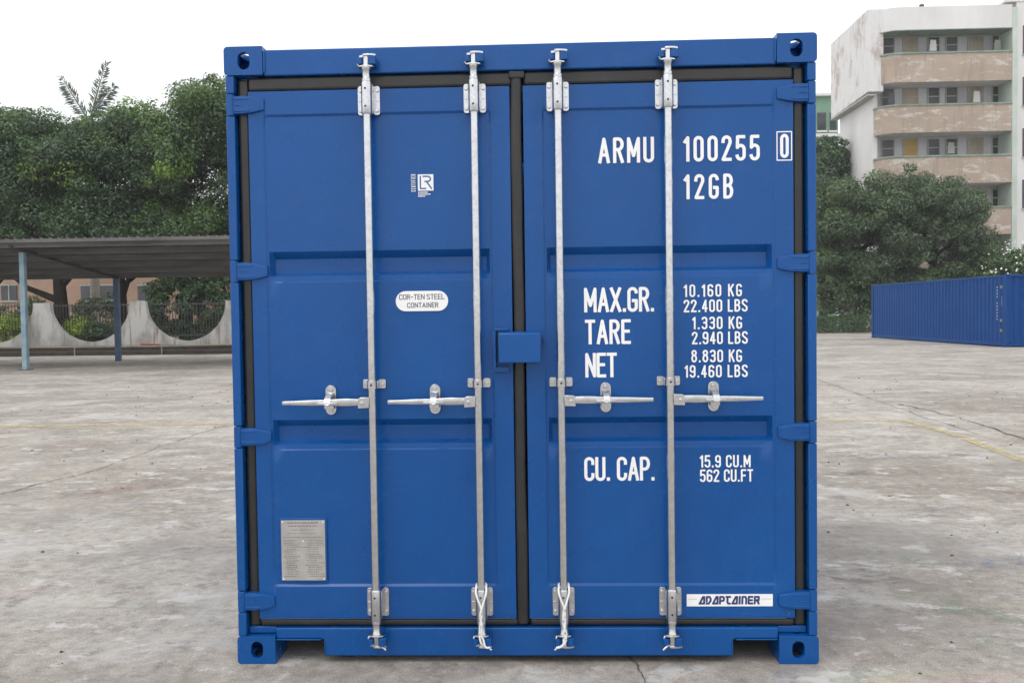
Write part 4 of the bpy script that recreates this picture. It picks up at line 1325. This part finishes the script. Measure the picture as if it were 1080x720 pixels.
# hedges and shrubs behind the fence
def shrub(name, label, px0, px1, ptop, Y, pal, size=.07, depth=.8, nclump=40, per=130, group=None, zmin=.2, cat='shrub'):
    a = at(px0, ptop, Y); b = at(px1, ptop, Y)
    cx = (a.x + b.x) / 2; h = a.z
    t = thing(name, label, cat, (cx, Y, 0), 0, group)
    V, T = crown([(0, 0, h * .55, (b.x - a.x) / 2, depth, h * .5)], nclump, per, size, pal, 0, (.25, .5), zmin)
    leaf_object('foliage', V, T, t)
    mb = MB()
    for k in range(5):
        x = (b.x - a.x) * (k - 2) * .16
        mb.tube([(x, 0, 0), (x + random.uniform(-.2, .2), random.uniform(-.1, .1), h * .7)], [.04, .015], 6)
    mb.build('stem', 'bark', t)
    return t
BRIGHT = ((.22, .30, .04), (.34, .44, .06), (.44, .52, .10))
GH = 'shrubs behind the iron fence'
shrub('hedge_shrub', 'rounded mid green shrub behind the fence right of the black forked trunk', 70, 136, 316, YW + 5.5, MIDG, group=GH)
shrub('hedge_shrub', 'mid green shrub behind the fence left of the black forked trunk', 14, 56, 315, YW + 5.5, MIDG, group=GH)
shrub('lime_shrub', 'low lime yellow shrub behind the fence at the far left', -14, 24, 336, YW + 1.2, BRIGHT, size=.06, nclump=40, per=120, group=GH)
shrub('lime_shrub', 'low lime yellow shrub in the middle scoop of the white wall', 72, 100, 335, YW + 1.2, BRIGHT, size=.06, nclump=34, per=120, group=GH)
shrub('dark_shrub', 'low dark clipped shrub filling the middle scoop of the white wall', 92, 132, 342, YW + 1.3, DARK, size=.06, nclump=34, per=120, group=GH)
shrub('dark_shrub', 'tall dark leafy shrub filling the scoop nearest the blue container', 152, 262, 284, YW + 3.0, DARK, size=.08, nclump=150, per=130, group=GH, depth=.8)
shrub('dark_shrub', 'dark shrub seen under the carport at the left edge', -60, 8, 322, YW + 3.8, DARK, size=.07, nclump=40, per=120, group=GH)

# right-hand trees
YQ = 53.5
sq = lambda px, Y=YQ: px * (Y + 3.7) / FPX
G2 = 'trees in front of the white building'
tb = at(905, 350, YQ)
tree('bushy_tree', 'dark bushy tree right beside the blue container front of the white gable', (tb.x, YQ), 5.5, .3,
     [ell(900, 262, YQ, sq(50), sq(66), 3.2), ell(885, 225, YQ, sq(38), sq(36), 2.8), ell(922, 222, YQ, sq(30), sq(34), 2.6), ell(900, 300, YQ, sq(48), sq(36), 3)],
     250, 400, .088, OLIVE, .0, G2, floor=1.3)
tb = at(985, 350, YQ + .8)
tree('bushy_tree', 'broad dark bushy tree hiding the lower balconies behind the far blue container', (tb.x, YQ + .8), 5.8, .32,
     [ell(985, 258, YQ + .5, sq(56), sq(70), 3.2), ell(960, 212, YQ + .4, sq(32), sq(30), 2.7), ell(1012, 218, YQ + .4, sq(24), sq(30), 2.3), ell(985, 310, YQ, sq(70), sq(34), 3), ell(1030, 290, YQ, sq(24), sq(40), 2.4)],
     310, 400, .088, OLIVE, .0, G2, floor=1.2)
tb = at(868, 350, 66)
tree('slim_tree', 'dark slim tree before the green walled block behind the container edge', (tb.x, 66), 7.5, .3,
     [ell(868, 200, 66, sq(20, 66), sq(52, 66), 1.6), ell(860, 240, 66, sq(34, 66), sq(60, 66), 2), ell(880, 190, 66, sq(15, 66), sq(40, 66), 1.4)], 170, 300, .12, DARK, 0, None, floor=2)
BS = at(1068, 300, 50)
t = thing('flowering_shrub', 'green shrub with white blossoms above the end of the far blue container', 'shrub', (BS.x, 50, 0))
hh = at(1068, 258, 50).z
V, T = crown([(0, 0, hh * .55, sq(34, 50), 1.6, hh * .46), (.6, 0, hh * .62, 1.7, 1.4, hh * .36)], 90, 170, .10, MIDG, .03, (.35, .7), .5)
leaf_object('foliage', V, T, t)
k = 170
u = rng.normal(size=(k, 3)); u /= np.linalg.norm(u, axis=1, keepdims=True)
u[:, 1] = -np.abs(u[:, 1])
P = np.array([0, 0, hh * .58]) + u * np.array([sq(35, 50), 1.75, hh * .46]) * rng.uniform(.9, 1.05, (k, 1))
V, T = leaves(P, u + np.array([0, -.6, .3]), .06, np.tile(np.array([[.8, .8, .76]]), (k, 1)), .8)
leaf_object('blossom', V, T, t, 'bloom')
MB().tube([(0, 0, -.02), (.1, 0, hh * .6)], [.12, .05], 8).build('trunk', 'bark', t)
def hedge(label, px0, px1, ptop, Y, pal):
    a = at(px0, ptop, Y); b = at(px1, ptop, Y)
    t = thing('clipped_hedge', label, 'hedge', ((a.x + b.x) / 2, Y, 0), 0)
    L = b.x - a.x; n_ = int(L * 1500)
    P = np.stack([rng.uniform(-L / 2, L / 2, n_), rng.uniform(-.5, .5, n_), rng.uniform(.03, a.z, n_)], 1)
    # push most leaves out to the faces of the box
    pick = rng.integers(0, 3, n_)
    P[pick == 0, 1] = -.5 + rng.normal(size=(pick == 0).sum()) * .04
    P[pick == 1, 2] = a.z + rng.normal(size=(pick == 1).sum()) * .05
    N = rng.normal(size=(n_, 3)) * .6 + np.where(pick[:, None] == 1, [0, 0, 1.0], [0, -1.0, .2])
    tint = np.array(pal[1]) * rng.uniform(.5, 1.4, (n_, 1))
    V, T = leaves(P, N, .06, tint)
    leaf_object('foliage', V, T, t)
    mb = MB()
    for k in range(6): mb.tube([(-L / 2 + (k + .5) * L / 6, 0, 0), (-L / 2 + (k + .5) * L / 6, 0, a.z * .9)], .03, 6)
    mb.build('stem', 'bark', t)
hedge('low clipped dark hedge beyond the yard between the two blue containers', 850, 918, 335, 50.3, DARK)
a = at(884, 332, 58); b = at(907, 318, 58)
BWL = MB().box(a.x, b.x, 58, 58.3, 0, b.z)
tag(BWL.build('garden_wall', 'white_wall', bevel=.03), 'short pale wall showing under the bushy trees above the clipped hedge', 'wall')

# ================================================================== WHITE BALCONY BUILDING
YA = 60.0
A = lambda px, py, Y=YA: at(px, py, Y)
xl = A(925, 100).x; xp = A(1066, 100).x; xe = xp + 26
depthB = 7.2
side_y = 76.0
ztop = A(1000, 8).z
WB = thing('balcony_building', 'white five storey block with peeling pink balcony parapets', 'building', (xl, YA, 0))
def wb(mb, n_, mt, parent=None, **k):
    o = mb.build(n_, mt, parent or WB, **k)
    if parent is None: o.location = (-xl, -YA, 0)
    return o
CY = YA + 1.7                                  # corridor back wall
zfl = [A(1000, p).z for p in (57.5, 112, 166, 220.5, 275, 329)]        # parapet tops
zpb = [A(1000, p).z for p in (87, 140, 194, 248, 302, 345)]            # parapet bottoms
zsoff0 = A(1000, 32).z
# body
wb(MB().box(xl + .35, xp, CY, YA + depthB, 0, ztop - .4), 'wall', 'inner_wall')
wb(MB().box(xp + .30, xe, YA - .15, YA + depthB, 0, ztop + .2), 'wall', 'white_wall')
# recessed joint and pilaster with green edges
M['pale_green'] = blotch('pale_green_render', (0.42, 0.50, 0.43), (0.56, 0.61, 0.56), 0.6, 0.8)
wb(MB().box(xp - .05, xp + .29, YA - .32, CY + .1, 0, ztop - .2), 'pilaster', 'pale_green')
wb(MB().box(xp + .295, xp + .42, YA - .25, YA - .151, 0, ztop - .2), 'downpipe', 'white_wall')
# gable wall on the left with projecting upper block
za_ = A(925, 96).z
yG = YA + 7.9
wb(MB().box(xl + .02, xl + .34, YA + .9, yG, 0, za_), 'side_wall', 'white_wall')
mb = MB()
mb.prism_x([(YA + .25, za_), (YA + .25, ztop + .1), (yG + .4, ztop + .1), (yG + .4, za_ - .15)], xl - .55, xl + .55)
wb(mb, 'gable_block', 'gable', bevel=.05)
mb = MB(); mb.box(xl - .58, xl + .01, YA + .2, yG + .45, za_ - .27, za_ - .16); wb(mb, 'gable_moulding', 'frame_paint')
# top fascia with a rounded left end
def rounded_front(x0, x1, yf, yb, r, n=8):
    p = [(x1, yb), (x1, yf)]
    p = [(x1, yf), (x1, yb), (x0, yb), (x0, yf + r)]
    for i in range(1, n + 1):
        t = math.pi + (math.pi / 2) * i / n
        p.append((x0 + r + r * math.cos(t), yf + r + r * math.sin(t)))
    return p
mb = MB(); mb.prism_z(rounded_front(xl + .1, xp - .055, YA - .3, CY + 2, 1.3), zsoff0, ztop)
wb(mb, 'roof_fascia', 'white_wall')
mb = MB(); mb.prism_z(rounded_front(xl + .08, xp - .054, YA - .33, YA + 1.2, 1.33), zsoff0 - .055, zsoff0 - .004)
wb(mb, 'fascia_trim', 'green_trim')
wb(MB().box(xp - .5, xe, YA - .2, YA + 9, ztop + .21, ztop + .35), 'roof_coping', 'white_wall')
for i, (zt1, zb1) in enumerate(zip(zfl, zpb)):
    zb1 = max(zb1, .02)
    # parapet as a thin curved upstand
    outer = rounded_front(xl + .1, xp - .055, YA - .28, CY - .02, 1.3)
    mb = MB()
    arcp = [p for p in outer if True]
    line = [(xp - .055, YA - .28)] + list(reversed(outer[4:])) + [(xl + .1, YA + 1.02), (xl + .1, CY - .05)]
    th = .14
    L = []; Q = []
    for j, p in enumerate(line):
        a0 = Vector(line[max(0, j - 1)]); a1 = Vector(line[min(len(line) - 1, j + 1)])
        d = (a1 - a0).normalized(); nn = Vector((-d.y, d.x))
        L.append(p); Q.append((p[0] - nn.x * th * -1 * -1, p[1] - nn.y * th * -1 * -1))
    # choose the inner side
    if Q[0][1] < L[0][1]: Q = [(2 * l[0] - q[0], 2 * l[1] - q[1]) for l, q in zip(L, Q)]
    k = len(L)
    vs = [(x, y, zb1) for x, y in L] + [(x, y, zt1) for x, y in L] + [(x, y, zb1) for x, y in Q] + [(x, y, zt1) for x, y in Q]
    fs = []
    for j in range(k - 1):
        fs += [(j, j + 1, k + j + 1, k + j), (2 * k + j, 3 * k + j, 3 * k + j + 1, 2 * k + j + 1), (k + j, k + j + 1, 3 * k + j + 1, 3 * k + j), (j, 2 * k + j, 2 * k + j + 1, j + 1)]
    mb.add(vs, fs)
    pp = wb(mb, 'balcony_parapet', 'peel')
    # green coping
    mb = MB()
    vs = []
    for (x, y), (x2, y2) in zip(L, Q):
        ex, ey = x - (x2 - x) * .45, y - (y2 - y) * .45; ix, iy = x2 + (x2 - x) * .3, y2 + (y2 - y) * .3
        vs += [(ex, ey, zt1 + .004), (ix, iy, zt1 + .004), (ix, iy, zt1 + .12), (ex, ey, zt1 + .12)]
    fs = []
    for j in range(k - 1):
        for q in range(4): fs.append((j * 4 + q, j * 4 + (q + 1) % 4, (j + 1) * 4 + (q + 1) % 4, (j + 1) * 4 + q))
    mb.add(vs, fs)
    wb(mb, 'coping', 'green_trim', pp)
    # slab
    wb(MB().prism_z(rounded_front(xl + .26, xp - .06, YA - .13, CY - .002, 1.15), zb1 + .03, zb1 + .28), 'floor_slab', 'white_wall')
    # doors and windows of this corridor
    if i > 4: continue
    zf = zb1 + .282
    ztp = (A(1000, 39 + 54 * i, CY).z)
    def open_(pa, pb, mt, kind, lo=None, split=True, barred=False):
        q0 = at(pa, 60, CY).x; q1 = at(pb, 60, CY).x
        o = wb(MB().box(q0, q1, CY - .05, CY + .03, lo or zf, ztp), kind, mt)
        mb = MB()
        mb.box(q0 - .07, q0, CY - .09, CY - .002, lo or zf, ztp + .07); mb.box(q1, q1 + .07, CY - .09, CY - .002, lo or zf, ztp + .07)
        mb.box(q0 + .002, q1 - .002, CY - .09, CY - .052, ztp + .002, ztp + .07)
        if split: mb.box(q0 + .002, q1 - .002, CY - .09, CY - .052, ztp - .62, ztp - .55)
        if barred:
            for t in range(1, 4):
                x = q0 + (q1 - q0) * t / 4
                mb.box(x - .02, x + .02, CY - .085, CY - .053, lo or zf, ztp)
        wb(mb, 'door_frame' if kind == 'door' else 'window_frame', 'frame_paint', o)
    open_(930, 942, 'dark_room', 'door')
    open_(953, 967, 'yellow_door' if i == 2 else 'tan_door', 'door')
    open_(979, 990, 'dark_room', 'door')
    open_(998, 1009, 'dark_room' if i != 2 else 'glass', 'door')
    open_(1021, 1036, 'tan_door', 'window', lo=zf + .9, barred=True)
    open_(1047, 1057, 'glass', 'door')
    open_(1060, 1065.5, 'dark_room', 'door', split=False)
for px, py in ((994, 72), (994, 126), (1012, 180), (948, 126), (1040, 180)):
    q0 = at(px, py, CY)
    u_ = wb(MB().box(q0.x - .38, q0.x + .38, CY - .34, CY - .10, q0.z - .28, q0.z + .24), 'air_conditioner', 'white_wall', bevel=.03)
    wb(MB().tube([(q0.x - .08, CY - .36, q0.z - .02), (q0.x - .08, CY - .345, q0.z - .02)], .2, 14), 'fan_grille', 'dark_room', u_)
for px, py in ((984, 54), (1030, 108), (940, 110), (1003, 162), (1052, 54)):
    q0 = at(px, py, YA + .8)
    mb = MB()
    mb.prism([(q0.x - .25, q0.z), (q0.x + .25, q0.z), (q0.x + .2, q0.z + .75), (q0.x - .18, q0.z + .78)], YA + .78, YA + .81)
    wb(mb, 'hanging_laundry', random.choice(['frame_paint', 'white_wall', 'tan_door', 'dark_room']))
# odds and ends on the corridors and the right-hand wall
for zz0, zz1 in ((28, 58), (82, 112), (136, 166), (190, 220)):
    q0 = at(1077, zz1, YA).z; q1 = at(1077, zz0, YA).z; x0 = at(1077.5, 60, YA).x
    f = wb(MB().box(x0, x0 + 1.5, YA - .19, YA - .12, q0, q1), 'window', 'glass')
    mb = MB(); mb.box(x0 - .06, x0 + 1.56, YA - .26, YA - .191, q0 - .1, q0); mb.box(x0 + .72, x0 + .78, YA - .24, YA - .191, q0 + .002, q1)
    wb(mb, 'window_frame', 'frame_paint', f)
# rooftop hut and tank, pipe vent on the parapet
mb = MB(); q = at(1030, 8, YA + 5); mb.add([(q.x, YA + 4, ztop), (q.x + 8, YA + 4, ztop), (q.x + 8, YA + 7, ztop), (q.x, YA + 7, ztop),
    (q.x, YA + 4, ztop + .15), (q.x + 8, YA + 4, ztop + 1.9), (q.x + 8, YA + 7, ztop + 1.9), (q.x, YA + 7, ztop + .15)],
    [(0, 3, 2, 1), (4, 5, 6, 7), (0, 1, 5, 4), (1, 2, 6, 5), (2, 3, 7, 6), (3, 0, 4, 7)])
wb(mb, 'roof_hut', 'roofpale')
q = at(972, 5, YA + 1); wb(MB().tube([(q.x, YA + 1, ztop - .05), (q.x, YA + 1, ztop + .55)], .16, 10), 'roof_vent', 'steel_dark')

# green block further back
YGn = 84.0
GB = thing('green_building', 'mint green block half hidden between the container and the white gable', 'building', (at(850, 150, YGn).x, YGn, 0))
def gb(mb, n_, mt, parent=None):
    o = mb.build(n_, mt, parent or GB)
    if parent is None: o.location = (-GB.location.x, -YGn, 0)
    return o
x0 = at(790, 150, YGn).x; x1 = at(884, 150, YGn).x
gb(MB().box(x0, x1, YGn, YGn + 10, 0, at(870, 102, YGn).z), 'wall', 'green_bldg')
gb(MB().box(x0 - .2, x1 + .2, YGn - .4, YGn + 10.2, at(870, 102, YGn).z + .005, at(870, 99.5, YGn).z), 'roof_slab', 'white_wall')
for t, b in ((119, 138), (160, 178)):
    for pa, pb in ((800, 822), (832, 856), (862, 871), (875, 882)):
        q0 = at(pa, b, YGn); q1 = at(pb, t, YGn)
        f = gb(MB().box(q0.x, q1.x, YGn - .07, YGn + .02, q0.z, q1.z), 'window', 'glass')
        gb(MB().box(q0.x - .08, q1.x + .08, YGn - .16, YGn - .071, q0.z - .15, q0.z), 'window_sill', 'white_wall', f)
    z0_ = at(870, b + 2, YGn).z
    gb(MB().box(x0 - .1, x1 + .1, YGn - .45, YGn - .001, z0_ - .45, z0_ - .16), 'ledge', 'white_wall')
